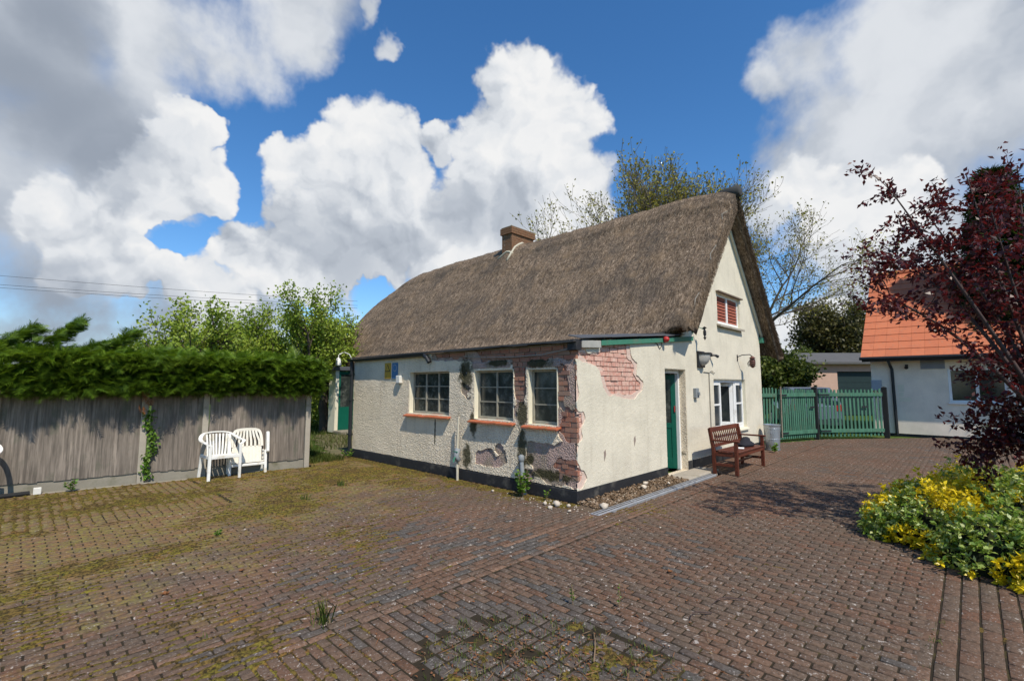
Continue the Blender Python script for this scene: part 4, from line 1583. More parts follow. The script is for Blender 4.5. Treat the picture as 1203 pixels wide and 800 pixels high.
t = thing('coach_light', 'small dark coach light where the thatch meets the gable', 'lantern', (4.05, 0, 2.78))
MB().tube([(0, .002, .0), (.02, -.14, .06), (.10, -.2, .02)], .009, 6).build('bracket', 'green_paint', t)
MB().lathe([(.01, .08), (.05, .05), (.012, .03), (.03, -.02), (.03, -.09), (.012, -.12), (.03, -.15), (.004, -.2)], (.12, -.21, .0), 10).build('lantern_body', 'dark_metal', t)
MB().box(-.03, .03, -.015, .002, -.05, .05).build('wall_plate', 'green_paint', t)

t = thing('security_sensor', 'little black twin sensor beside the floodlight', 'sensor', (4.93, 0, 2.31))
MB().box(-.03, .03, -.05, .002, -.03, .05).build('base', 'dark_metal', t, bevel=.005)
MB().tube([(0, -.05, 0), (.04, -.10, .0), (.10, -.14, -.03)], [.02, .025, .035], 8).build('sensor_head', 'dark_metal', t)

t = thing('alarm_beacon', 'red dome beacon on the green barge board', 'beacon', (2.70, -.045, 2.50))
MB().lathe([(.055, 0), (.056, -.04), (.045, -.075), (.018, -.095)], (0, 0, 0), 14, 'y').build('dome', 'red_plastic', t, smooth=True)
MB().lathe([(.062, .01), (.062, -.012)], (0, 0, 0), 14, 'y').build('base', 'dark_metal', t)
MB().tube([(-.02, .04, -.02), (-.06, .035, -.14), (-.12, .037, -.18), (-.2, .037, -.10), (-.5, .0, -.03)], .006, 5).build('cable', 'wire_black', t)

t = thing('isolator_switch', 'grey weatherproof switch between the door and the white window', 'switch', (4.06, 0, 1.5))
MB().box(-.07, .07, -.07, .002, -.10, .10).build('box', 'pipe_grey', t, bevel=.01)
MB().box(-.02, .05, -.10, -.07, -.05, .02).build('lever', 'pipe_grey', t, bevel=.005)
t = thing('conduit', 'thin grey conduit running down the gable left of the white window', 'conduit', (4.82, 0, 0))
MB().tube([(0, -.012, 1.92), (0, -.012, .2)], .012, 6).build('pipe', 'cable_grey', t)
MB().tube([(-.28, -.012, 1.94), (0, -.012, 1.93), (.12, -.02, 1.97), (.3, -.02, 1.92)], .008, 6).build('cross_wire', 'cable_grey', t)
o = MB().tube([(7.35, -.01, 2.22), (7.42, -.03, 2.28), (7.5, -.03, 2.24), (7.46, -.02, 2.17), (7.36, -.01, 2.2)], .008, 6).build('wire_loop', 'wire_black')
tag(o, 'small loop of black wire on the gable right of the lantern', 'wire')
for (x, z) in ((.72, .62), (1.62, .76)):
    o = MB().add([(x - .02, -.004, z - .11), (x + .03, -.004, z - .02), (x + .015, -.004, z + .06), (x - .03, -.004, z + .03), (x - .02, .004, z - .11), (x + .03, .004, z - .02), (x + .015, .004, z + .06), (x - .03, .004, z + .03)],
                 [(0, 1, 2, 3), (7, 6, 5, 4), (0, 4, 5, 1), (1, 5, 6, 2), (2, 6, 7, 3), (3, 7, 4, 0)]).build('render_scar', 'mortar', gable_wall)

# signs and box on the front wall
t = thing('warning_sign', 'faded yellow warning triangle sign high on the front wall', 'sign', (-.006, 5.0, 1.97))
MB().box(-.006, .004, -.12, .12, -.17, .17).build('plate', 'sign_yellow', t)
MB().prism([(-.10, -.02), (.10, -.02), (0, .14)], lambda p, q, h: (h, p, q), -.0095, -.006).build('triangle', 'wire_black', t)
MB().prism([(-.072, -.004), (.072, -.004), (0, .112)], lambda p, q, h: (h, p, q), -.0125, -.0095).build('triangle_inner', 'sign_yellow', t)
t = thing('mandatory_sign', 'faded blue notice beside the yellow warning sign', 'sign', (-.006, 4.72, 1.965))
MB().box(-.006, .004, -.11, .11, -.17, .17).build('plate', 'sign_blue', t)
MB().lathe([(.075, -.006), (.075, -.0095)], (0, 0, .06), 20, 'x').build('roundel', 'vent_grey', t)
MB().lathe([(.06, -.0095), (.06, -.012)], (0, 0, .06), 20, 'x').build('roundel_inner', 'sign_blue', t)
o = MB().box(-.075, .002, 4.44, 4.58, 1.70, 1.86).build('alarm_box', 'white_box', bevel=.012)
tag(o, 'small white box under the blue notice on the front wall', 'box')

# standpipes against the front wall
t = thing('standpipe', 'lagged standpipe with green tap against the wall between two windows', 'standpipe', (-.10, 2.50, 0))
MB().tube([(0, 0, 0), (0.0, .01, .5), (.01, 0, 1.10)], [.022, .024, .018], 8).build('riser', 'lagging', t)
MB().tube([(0.01, 0, .55), (-.03, .01, .42), (.01, -.03, .33)], [.05, .055, .04], 8).build('tap_body', 'pipe_grey', t, smooth=True)
MB().tube([(0, 0, .40), (-.09, -.02, .40), (-.11, -.02, .33)], .014, 8).build('spout', 'green_paint', t)
MB().bar((-.05, -.05, .50), (-.05, .05, .50), .02, .015).build('handle', 'green_paint', t)
t = thing('waste_pipe', 'short grey vent pipe leaning by the wall under the narrow window', 'pipe', (-.09, .98, 0))
MB().tube([(0.0, -.06, 0), (0, -.02, .30), (.02, .02, .50)], [.035, .035, .032], 10).build('pipe', 'pipe_grey', t)
MB().lathe([(.035, .48), (.05, .50), (.048, .57), (.02, .59)], (.02, .02, 0), 10).build('cowl', 'pipe_grey', t, smooth=True)

# porch lamp on the eave
t = thing('porch_lamp', 'white bell lamp on a curved arm at the far eave', 'lamp', (2.15, 11.75, 2.5))
MB().tube([(.5, 0, .08), (.4, 0, .25), (.2, 0, .32), (.0, 0, .22), (0, 0, .1)], .018, 6).build('arm', 'white_paint', t)
MB().lathe([(.03, .12), (.07, .08), (.10, -.12), (.09, -.16)], (0, 0, 0), 12).build('shade', 'white_paint', t, smooth=True)

# ------------------------------------------------------------------ strip along the gable: gravel, drain, step
o = MB().box(-.25, 2.72, -.42, -.013, -.04, .004).build('gravel_bed', 'earth', kind='structure')
rg = np.random.default_rng(3)
ico = bmesh.new()
bmesh.ops.create_icosphere(ico, subdivisions=1, radius=1)
IV = np.array([v.co[:] for v in ico.verts])
IFc = np.array([[v.index for v in f.verts] for f in ico.faces])
ico.free()


def stones(name, P, R, mat, **kw):
    n = len(P)
    sh = np.stack([rg.uniform(.7, 1.3, n), rg.uniform(.6, 1.1, n), rg.uniform(.35, .75, n)], 1)
    a = rg.uniform(0, 6.28, n)
    V = IV[None] * (1 + rg.normal(0, .22, (n, len(IV), 1))) * sh[:, None] * R[:, None, None]
    x = V[..., 0] * np.cos(a)[:, None] - V[..., 1] * np.sin(a)[:, None]
    y = V[..., 0] * np.sin(a)[:, None] + V[..., 1] * np.cos(a)[:, None]
    V = np.stack([x, y, V[..., 2]], -1) + P[:, None]
    F = (np.arange(n) * len(IV))[:, None, None] + IFc[None]
    return link(name, np_mesh(name, V.reshape(-1, 3), F.reshape(-1, 3), np.repeat(rg.random(n), len(IFc))), mat, **kw)


n = 1500
P = np.stack([rg.uniform(-.05, 2.75, n), -.02 - .39 * rg.random(n) ** 1.0, np.full(n, .012)], 1)
P[:, 2] += .035 * np.clip((P[:, 1] + .42) / .4, 0, 1) * rg.random(n)
stones('gravel', P, rg.uniform(.010, .026, n), 'gravel_stone', kind='stuff', label='brown gravel strip between the gable wall and the drain')
drain = thing('drain_channel', 'narrow grey drainage channel running along the gable', 'drain', (0, 0, 0))
for k in range(4):
    x0 = -.30 + k * .98
    MB().box(x0, x0 + .972, -.555, -.425, -.04, .010 - k * .001).build('channel_length', 'drain_grey', drain, bevel=.006)
    for q in (-.525, -.472):
        MB().box(x0 + .01, x0 + .962, q, q + .014, .0102, .0135 - k * .001).build('slot', 'dark_metal', drain)
o = MB().box(2.73, 4.1, -.42, -.013, -.04, .03).build('doorstep', 'pale_concrete', kind='structure', bevel=.02)
o = MB().box(3.7, 8.6, -.42, -.013, -.04, -.003).build('wall_foot_soil', 'earth', kind='structure', bevel=.02)
for (x, y, r, z, lab) in ((-.30, .12, .070, 0, 'biggest pale lump of fallen render on the paving by the front wall'), (-.34, .30, .045, 0, 'pale render lump just behind the biggest one on the paving'),
                          (-.22, -.02, .042, 0, 'pale render lump nearest the plinth at the cottage corner'), (-.46, .12, .035, 0, 'small pale render lump out on the blocks before the biggest one'),
                          (.05, -.40, .065, 0, 'flat white render slab lying at the near end of the drain'), (-.42, -.18, .030, 0, 'small pale lump left of the drain end'),
                          (1.72, -.12, .060, .03, 'white render lump against the plinth on the gravel strip'), (1.48, -.22, .045, .02, 'pale lump in the middle of the gravel strip'),
                          (2.05, -.36, .045, .02, 'white lump at the drain edge near the doorstep'), (-.30, 1.40, .030, 0, 'pale chip on the mossy paving left of the leafy weed')):
    o = stones('rubble_piece', np.array([[x, y, .010 + r * .3 + z]]), np.array([r]), 'rubble_white')
    tag(o, lab, 'rubble')
n = 90
P = np.stack([-.06 - np.abs(rg.normal(0, .22, n)), rg.normal(.25, .55, n), np.full(n, .006)], 1)
stones('render_crumbs', P, rg.uniform(.005, .014, n), 'rubble_white', kind='stuff', label='crumbs of fallen render along the foot of the front wall')

# ------------------------------------------------------------------ close boarded fence on the left
FA, FD = np.array([-1.31, 5.92]), np.array([-.9874, .158])
FN = np.array([-.158, -.9874])            # towards the yard


def fpt(d, out=0.):
    q = FA + FD * d + FN * out
    return q[0], q[1]


fence = thing('board_fence', 'weathered grey close boarded fence with concrete posts below the hedge', 'fence', (0, 0, 0))
rf = np.random.default_rng(21)
frot = math.atan2(FD[1], FD[0])
posts = [0.0, 1.80, 2.70, 4.5, 6.3]
bme = []
for k in range(5):
    h = 1.46
    w = .112
    mb = MB()
    mb.prism([(0, -.004), (w, -.011), (w, .004), (0, .004)], lambda p, q, z: (p, q, z), 0, h)
    me_ = mb.mesh('board')
    me_.materials.append(MAT['fence_wood'])
    bme.append(me_)
d = .06
while d < 6.25:
    near = [p for p in posts if abs(d + .05 - p) < .055]
    if not near:
        o = bpy.data.objects.new('board', bme[int(rf.integers(5))])
        COL.objects.link(o)
        o.parent = fence
        x, y = fpt(d, .014)
        o.location = (x, y, .15 + rf.normal(0, .006))
        o.rotation_euler = (rf.normal(0, .004), rf.normal(0, .004), frot)
        o.scale = (rf.uniform(.92, 1.02), 1, rf.uniform(.985, 1.015))
    d += .098
for p in posts[:4]:
    x, y = fpt(p)
    o = MB().box(-.05, .05, -.05, .05, -.04, 1.60).build('concrete_post', 'pale_concrete', fence, bevel=.012)
    o.location = (x, y, 0)
    o.rotation_euler = (0, 0, frot)
    x2, y2 = fpt(p, .055)
for a, b in zip(posts[:-1], posts[1:]):
    o = MB().box(a + .052, b - .052, -.03, .0, -.03, .15).build('gravel_board', 'concrete', fence, bevel=.006)
    o.location = (FA[0], FA[1], 0)
    o.rotation_euler = (0, 0, frot)
    for z in (.3, .8, 1.3):
        o = MB().box(a + .052, b - .052, -.06, -.012, z, z + .07).build('rail', 'fence_wood', fence)
        o.location = (FA[0], FA[1], 0)
        o.rotation_euler = (0, 0, frot)
o = MB().box(2.0, 6.3, .17, .25, -.04, .012).build('edging_kerb', 'concrete', kind='structure', bevel=.01)
o.location = (FA[0], FA[1], 0)
o.rotation_euler = (0, 0, frot)


# ------------------------------------------------------------------ conifer hedge
def sprays(name, P, D, size, rngx, mat, parent=None, rnd_base=None, k=6, flat=.35, droop=.25, thin=.085, **kw):
    "flat ferny sprays: a row of narrow leaflets on both sides of a short axis"
    n = len(P)
    D = unit(D)
    R = rngx.normal(size=(n, 3)) * .5
    R[:, 2] += 1.
    S = unit(np.cross(D, R))
    Nn = np.cross(S, D)
    size = np.broadcast_to(size, (n,))
    tri, tone = [], []
    for j in range(k):
        f = (j + .3) / k
        base = P + D * (size * f)[:, None] - Nn * (size * droop * f * f)[:, None]
        ln = size * (.55 * (1 - f) + .18)
        for sg in (-1, 1):
            tip = base + S * (sg * ln * .8)[:, None] + D * (ln * .75)[:, None] - Nn * (ln * rngx.uniform(0, flat, n))[:, None]
            wv = D * (size * thin)[:, None]
            tri.append(np.stack([base - wv, base + wv, tip], 1))
            tone.append(f)
    tip = P + D * (size * 1.2)[:, None] - Nn * (size * droop * 1.3)[:, None]
    tri.append(np.stack([P - S * (size * .03)[:, None], P + S * (size * .03)[:, None], tip], 1))
    tone.append(1.)
    V = np.stack(tri, 1).reshape(-1, 3)
    rb = rngx.random(n) if rnd_base is None else rnd_base
    rr = np.clip(rb[:, None] * .65 + np.array(tone)[None] * .35 + rngx.normal(0, .06, (n, len(tone))), 0, 1)
    return link(name, np_mesh(name, V, quads_for(len(V) // 3, 3), rr.ravel()), mat, parent, **kw)


hedge = thing('conifer_hedge', 'dense clipped green conifer hedge rising over the board fence', 'hedge', (0, 0, 0))
rh = np.random.default_rng(33)
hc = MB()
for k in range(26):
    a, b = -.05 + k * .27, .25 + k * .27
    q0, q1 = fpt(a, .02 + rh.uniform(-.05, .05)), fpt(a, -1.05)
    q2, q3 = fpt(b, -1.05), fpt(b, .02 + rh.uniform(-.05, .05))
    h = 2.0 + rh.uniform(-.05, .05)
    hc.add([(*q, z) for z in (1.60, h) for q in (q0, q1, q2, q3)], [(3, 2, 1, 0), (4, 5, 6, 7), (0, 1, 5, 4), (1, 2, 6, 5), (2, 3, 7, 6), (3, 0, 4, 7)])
hc.build('shade_core', 'hedge_core', hedge)  # near-black solid core stands in for the shade inside the hedge
nz_face = lambda d, z: float(fbm(d * 2.2, z * 8., 0, 3, 3))
P, D, tone, sz = [], [], [], []
for k in range(16500):
    d = rh.uniform(-.18, 7.0)
    u = rh.random()
    bump = .07 * math.sin(d * 3.1) + .05 * math.sin(d * 7.7 + 1)
    if u < .66:                     # face towards the yard
        z = 1.50 + .70 * rh.random()
        lay_ = .30 * (nz_face(d, z) - .5)
        out = .18 + bump + lay_ + rh.normal(0, .06) - .55 * max(0, z - 2.12) - .10 * max(0, 1.60 - z) / .10
        dirn = (FN[0] * 1. + rh.normal(0, .5) * FD[0], FN[1] * 1. + rh.normal(0, .5) * FD[1], rh.normal(-.15, .25))
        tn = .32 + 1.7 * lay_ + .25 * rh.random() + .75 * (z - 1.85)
    elif u < .93:                   # top
        out = rh.uniform(-1.1, .15)
        z = 2.10 + rh.normal(0, .05) + bump * .5
        dirn = (rh.normal(0, .6) + FN[0] * .5, rh.normal(0, .6) + FN[1] * .5, rh.uniform(.1, .7))
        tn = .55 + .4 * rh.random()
    else:                           # end by the cottage
        d = -.12 + rh.normal(0, .06)
        out = rh.uniform(-1.1, .15)
        z = 1.50 + .68 * rh.random()
        dirn = (-FD[0] + rh.normal(0, .4), -FD[1] + rh.normal(0, .4), rh.normal(-.1, .3))
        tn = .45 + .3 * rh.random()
    x, y = fpt(d, out)
    P.append((x, y, z)); D.append(dirn); tone.append(tn); sz.append(rh.uniform(.06, .17) if rh.random() < .9 else rh.uniform(.18, .30))
# stray shoots along the top
for k in range(420):
    d = rh.uniform(-.1, 6.8)
    x, y = fpt(d, rh.uniform(-.5, .12))
    P.append((x, y, 2.12 + rh.uniform(0, .06))); D.append((rh.normal(0, .5), rh.normal(0, .5), rh.uniform(.5, 1.2)))
    tone.append(.6 + .35 * rh.random()); sz.append(rh.uniform(.12, .24))
# unclipped leaders over the far end
for (d0, n_, top) in ((4.25, 300, .62), (3.5, 300, .50), (4.75, 300, .5), (3.05, 120, .2), (5.4, 300, .6), (3.9, 140, .25)):
    for k in range(n_):
        t_ = rh.random()
        h = t_ * top
        lean = -.55 * t_
        x, y = fpt(d0 + lean + rh.normal(0, .16 * (1.15 - t_)), -.25 + rh.normal(0, .14))
        P.append((x, y, 2.1 + h)); D.append((-FD[0] * .9 + rh.normal(0, .35), -FD[1] * .9 + rh.normal(0, .35), .45 + rh.normal(0, .3)))
        tone.append(.25 + .5 * rh.random()); sz.append(rh.uniform(.10, .2))
sprays('foliage', np.array(P), np.array(D), np.array(sz), rh, 'hedge_leaf', hedge, np.clip(np.array(tone), 0, 1), k=9, thin=.045)
# a dead brown sprig hanging at the front
P = np.array([(*fpt(2.72 + rh.normal(0, .03), .28), 1.75 - k * .035) for k in range(14)])
D = np.stack([rh.normal(.1, .2, 14), rh.normal(-.1, .2, 14), np.full(14, -1.)], 1)
sprays('dead_sprig', P, D, .13, rh, 'litter_leaf', hedge, np.full(14, .75), k=5)

# ivy on the fence post
iv = thing('ivy', 'green ivy climbing the fence beside a concrete post', 'ivy', (0, 0, 0))
ri = np.random.default_rng(4)
n = 230
d = 2.60 + .05 * np.sin(np.linspace(0, 9, n)) + ri.normal(0, .035, n)
P = np.array([(*fpt(dd, .055 + ri.uniform(0, .05)), z) for dd, z in zip(d, np.linspace(.05, 1.22, n))])
link('foliage', leaf_mesh('foliage', P, np.stack([ri.normal(0, 1, n), ri.normal(-.6, .4, n), ri.normal(-.3, .6, n)], 1), ri.uniform(.04, .075, n), ri.uniform(.04, .06, n), ri), 'weed_leaf', iv)
MB().tube([(*fpt(2.60 + .05 * math.sin(q * 9), .045), .0 + 1.2 * q) for q in np.linspace(0, 1, 9)], .008, 5).build('stem', 'bark', iv)


# ------------------------------------------------------------------ white plastic chairs
def smooth_pts(pts, n=6):
    "Catmull-Rom through the points"
    P = [np.array(p, float) for p in pts]
    P = [2 * P[0] - P[1]] + P + [2 * P[-1] - P[-2]]
    out = []
    for i in range(1, len(P) - 2):
        for k in range(n):
            t = k / n
            a, b, c, d = P[i - 1:i + 3]
            out.append(.5 * (2 * b + (c - a) * t + (2 * a - 5 * b + 4 * c - d) * t * t + (3 * b - a - 3 * c + d) * t ** 3))
    out.append(P[-2])
    return out


def ribbon(mb, pts, w, th, up):
    "flat curved strip"
    pts = [Vector(p) for p in pts]
    up = Vector(up)
    vs, fs = [], []
    for i, p in enumerate(pts):
        d = (pts[min(i + 1, len(pts) - 1)] - pts[max(i - 1, 0)]).normalized()
        s = d.cross(up)
        if s.length < 1e-4: s = Vector((1, 0, 0))
        s.normalize()
        u = s.cross(d)
        for a, b in ((-1, -1), (1, -1), (1, 1), (-1, 1)):
            vs.append(p + s * a * w / 2 + u * b * th / 2)
    for i in range(len(pts) - 1):
        for k in range(4):
            fs.append((i * 4 + k, i * 4 + (k + 1) % 4, i * 4 + 4 + (k + 1) % 4, i * 4 + 4 + k))
    fs += [(3, 2, 1, 0), tuple(len(vs) - 4 + k for k in range(4))]
    mb.add(vs, fs)


def plastic_chair(label, loc, rz, group):
    t = thing('plastic_chair', label, 'chair', loc, group, rz)      # faces -y
    seat = MB()
    for i in range(6):
        x = -.20 + i * .08
        seat.add([(x - .036, -.24, .405), (x + .036, -.24, .405), (x + .036, .0, .395), (x + .032, .2, .385), (x - .032, .2, .385), (x - .036, 0, .395)] +
                 [(x - .036, -.24, .418), (x + .036, -.24, .418), (x + .036, .0, .408), (x + .032, .2, .398), (x - .032, .2, .398), (x - .036, 0, .408)],
                 [(5, 4, 3, 2), (0, 5, 2, 1), (6, 7, 8, 11), (11, 8, 9, 10), (0, 1, 7, 6), (1, 2, 8, 7), (2, 3, 9, 8), (3, 4, 10, 9), (4, 5, 11, 10), (5, 0, 6, 11)])
    seat.box(-.25, .25, -.262, -.235, .37, .424)
    seat.box(-.25, .25, -.01, .015, .375, .398)
    seat.box(-.25, -.238, -.235, .22, .37, .422)
    seat.box(.238, .25, -.235, .22, .37, .422)
    seat.build('seat', 'plastic_white', t, bevel=.006)
    for sx_ in (-1, 1):
        lg = MB()
        lg.add([(sx_ * .27, -.27, 0), (sx_ * .225, -.28, 0), (sx_ * .225, -.235, 0), (sx_ * .27, -.235, 0), (sx_ * .265, -.27, .62), (sx_ * .215, -.27, .62), (sx_ * .235, -.22, .62), (sx_ * .265, -.22, .62)],
               [(3, 2, 1, 0), (4, 5, 6, 7), (0, 1, 5, 4), (1, 2, 6, 5), (2, 3, 7, 6), (3, 0, 4, 7)])
        lg.build('leg', 'plastic_white', t, bevel=.008)
        lg = MB()
        lg.add([(sx_ * .26, .30, 0), (sx_ * .215, .30, 0), (sx_ * .215, .255, 0), (sx_ * .26, .255, 0), (sx_ * .25, .24, .42), (sx_ * .19, .24, .42), (sx_ * .20, .19, .42), (sx_ * .25, .19, .42)],
               [(3, 2, 1, 0), (4, 5, 6, 7), (0, 1, 5, 4), (1, 2, 6, 5), (2, 3, 7, 6), (3, 0, 4, 7)])
        lg.build('leg', 'plastic_white', t, bevel=.008)
    # arms and back hoop in one sweep
    hoop = smooth_pts([(-.255, -.25, .60), (-.31, -.22, .655), (-.315, -.05, .67), (-.29, .12, .71), (-.22, .22, .775), (-.10, .265, .80), (.10, .265, .80), (.22, .22, .775), (.29, .12, .71), (.315, -.05, .67), (.31, -.22, .655), (.255, -.25, .60)], 5)
    arm = MB()
    ribbon(arm, hoop, .062, .02, (0, 0, 1))
    arm.build('arm_hoop', 'plastic_white', t, bevel=.006, smooth=False)
    bk = MB()
    for i in range(7):
        x = -.165 + i * .055
        y = .25 - abs(x) * .18
        ribbon(bk, smooth_pts([(x * .85, .185, .39), (x * .92, y - .03, .58), (x, y, .77)], 4), .030, .010, (0, -1, .2))
    bk.build('back_slats', 'plastic_white', t)
    return t


FROT = math.atan2(FD[1], FD[0]) + math.pi
plastic_chair('white plastic armchair with slatted back standing in front of the fence', (-2.93, 5.77, 0), FROT + .22, None)
plastic_chair('white plastic chair cut off by the picture edge, beside the fence', (-5.98, 6.22, 0), FROT - .15, None)

t = thing('reclining_chair', 'taller cream plastic recliner with fan shaped back slots leaning on the fence', 'chair', (-2.44, 5.86, 0), None, FROT + .06)
W2 = .255
bk = MB()
# back panel: solid lower part, fan of slats above, rounded head
tilt = lambda x, z: (x, .08 + (z - .3) * .16, z)
for (x0, x1, z0, z1) in ((-.24, .24, .24, .30), (-.235, .235, .455, .50)):
    pass
low_poly = [(-.25, .20), (.25, .20), (.255, .50), (-.255, .50)]
bk.prism(low_poly, lambda p, q, h: (p, tilt(p, q)[1] + h, q), 0, .016)
for i in range(8):
    x = -.21 + i * .06
    bk.prism([(x - .006, .22), (x + .006, .22), (x + .006, .49), (x - .006, .49)], lambda p, q, h: (p, tilt(p, q)[1] + h, q), -.008, 0)
bk.build('back_panel', 'plastic_cream', t, bevel=.004)
fan = MB()
for i in range(7):
    f = (i - 3) / 3
    pts = smooth_pts([tilt(f * .21, .495), tilt(f * .205, .60), tilt(f * .17, .70), tilt(f * .145, .80)], 4)
    ribbon(fan, pts, .036, .014, (0, -1, 0))
fan.build('back_slats', 'plastic_cream', t)
hd = MB()
ribbon(hd, smooth_pts([tilt(-.258, .49), tilt(-.25, .62), tilt(-.225, .74), tilt(-.17, .80), tilt(0, .815), tilt(.17, .80), tilt(.225, .74), tilt(.25, .62), tilt(.258, .49)], 6), .048, .022, (0, -1, 0))
hd.build('back_rim', 'plastic_cream', t)
for sx_ in (-1, 1):
    a = MB()
    a.prism([(-.10, .40), (-.02, .36), (.02, .40), (.03, .76), (-.03, .77), (-.06, .70)], lambda p, q, h: (sx_ * (.30 + h), p, q), 0, .05)
    a.build('folded_arm', 'plastic_white', t, bevel=.008)
    MB().bar((sx_ * .30, -.05, 0), (sx_ * .30, -.01, .42), .045, .05, (0, 1, 0)).build('leg', 'plastic_white', t, bevel=.006)
    MB().bar((sx_ * .29, .20, 0), (sx_ * .29, .10, .40), .04, .045, (0, 1, 0)).build('leg', 'plastic_white', t, bevel=.006)
    for z in (.27, .34, .41):
        MB().box(sx_ * .258, sx_ * .285, .055, .075, z, z + .018).build('notch', 'plastic_cream', t)
MB().box(-.285, .285, -.055, -.02, .15, .195).build('front_rail', 'plastic_white', t, bevel=.008)
MB().box(-.285, .285, .0, .03, .20, .225).build('seat_edge', 'plastic_cream', t, bevel=.006)

# odds and ends by the fence
o = MB().tube([(-5.9, 6.22, .03), (-5.6, 6.25, .035), (-5.32, 6.30, .03)], .035, 8).build('black_pipe', 'rubber')
tag(o, 'short length of black pipe lying at the foot of the fence', 'pipe')
o = MB().box(-5.28, -5.19, 6.26, 6.34, 0, .10).build('white_block', 'white_box', bevel=.008)
tag(o, 'small white block standing at the end of the black pipe', 'block')

# ------------------------------------------------------------------ bench by the gable
bench = thing('garden_bench', 'red brown slatted wooden bench against the cottage gable', 'bench', (4.48, -.68, 0))
Lh = .76
for sx_ in (-1, 1):
    MB().box(sx_ * Lh - .03, sx_ * Lh + .03, -.235, -.175, 0, .60).build('leg', 'bench_wood', bench, bevel=.005)
    b = MB()
    b.prism([(.17, 0), (.23, 0), (.235, .42), (.30, .83), (.25, .85), (.175, .44)], lambda p, q, h: (h, p, q), sx_ * Lh - .03, sx_ * Lh + .03)
    b.build('leg', 'bench_wood', bench, bevel=.005)
    MB().box(sx_ * Lh - .035, sx_ * Lh + .035, -.27, .26, .602, .632).build('armrest', 'bench_wood', bench, bevel=.006)
    MB().box(sx_ * Lh - .02, sx_ * Lh + .02, -.174, .169, .15, .20).build('side_stretcher', 'bench_wood', bench, bevel=.004)
    MB().box(sx_ * Lh - .022, sx_ * Lh + .022, -.174, .172, .33, .395).build('side_rail', 'bench_wood', bench, bevel=.004)
MB().box(-Lh + .031, Lh - .031, -.225, -.185, .325, .40).build('front_rail', 'bench_wood', bench, bevel=.004)
MB().box(-Lh + .031, Lh - .031, .19, .225, .33, .395).build('back_rail', 'bench_wood', bench, bevel=.004)
for k in range(5):
    y = -.245 + k * .092
    MB().box(-Lh - .0 + (.031 if k in (0, 4) else -.03), Lh + (-.031 if k in (0, 4) else .03), y, y + .078, .402, .422).build('seat_slat', 'bench_wood', bench, bevel=.004)
MB().prism([(.258, .755), (.29, .755), (.304, .845), (.272, .845)], lambda p, q, h: (h, p, q), -Lh + .031, Lh - .031).build('top_rail', 'bench_wood', bench, bevel=.006)
MB().prism([(.205, .48), (.235, .48), (.245, .53), (.215, .53)], lambda p, q, h: (h, p, q), -Lh + .031, Lh - .031).build('lower_rail', 'bench_wood', bench, bevel=.004)
for k in range(14):
    x = -Lh + .10 + k * (2 * Lh - .2) / 13
    MB().bar((x, .230, .525), (x, .272, .765), .034, .016, (0, 1, 0)).build('back_slat', 'bench_wood', bench)
MB().box(-Lh + .03, Lh - .03, -.02, .02, .155, .19).build('stretcher', 'bench_wood', bench, bevel=.004)
bg = MB()
vs, fs = [], []
rb = np.random.default_rng(2)
for j, (r, z) in enumerate(((.9, 0), (1.05, .02), (1., .06), (.55, .10), (.5, .14), (.3, .17), (.02, .175))):
    for k in range(16):
        a = 2 * math.pi * k / 16
        f = 1 + rb.normal(0, .05)
        vs.append((.27 * r * math.cos(a) * f + (.05 if j > 2 else 0), .15 * r * math.sin(a) * f, z + rb.normal(0, .006)))
for j in range(6):
    for k in range(16):
        fs.append((j * 16 + k, j * 16 + (k + 1) % 16, j * 16 + 16 + (k + 1) % 16, j * 16 + 16 + k))
fs.append(tuple(range(16))[::-1])
bg.add(vs, fs)
o = bg.build('folded_jacket', 'black_cloth', smooth=True)
o.location = (4.88, -.66, .424)
tag(o, 'dark folded jacket and cap lying on the bench seat', 'jacket')
o = MB().prism([(-.1, -.07), (.1, -.07), (.1, .07), (-.1, .07)], lambda p, q, h: (p, q, h), 0, .008).build('paper_sheet', 'paper_white')
o.location = (4.42, -.72, .424)
o.rotation_euler = (0, 0, .3)
tag(o, 'white paper lying on the bench beside the dark jacket', 'paper')

# ------------------------------------------------------------------ dustbin
t = thing('dustbin', 'dented galvanised dustbin by the corner of the cottage', 'bin', (8.05, -.30, 0))
t.scale = (.88, .88, .90)
MB().lathe([(.19, 0), (.195, .03), (.185, .035), (.20, .30), (.206, .305), (.206, .325), (.20, .33), (.215, .60), (.221, .605), (.221, .63), (.215, .635), (.225, .70), (.235, .71), (.235, .73), (.222, .73), (.205, .60), (.18, .05)], (0, 0, 0), 28).build('bin_body', 'galvanised', t, smooth=False)
for sx_ in (-1, 1):
    MB().tube([(sx_ * .215, -.05, .52), (sx_ * .265, -.045, .50), (sx_ * .265, .045, .50), (sx_ * .215, .05, .52)], .009, 6).build('handle', 'galvanised', t)
# ------------------------------------------------------------------ green picket gates
pk = MB()
pk.prism([(-.032, 0), (.032, 0), (.032, 1.46), (.02, 1.50), (-.02, 1.50), (-.032, 1.46)], lambda p, q, h: (p, h, q), -.010, .010)
picket_me = pk.mesh('picket')
picket_me.materials.append(MAT['gate_wood'])


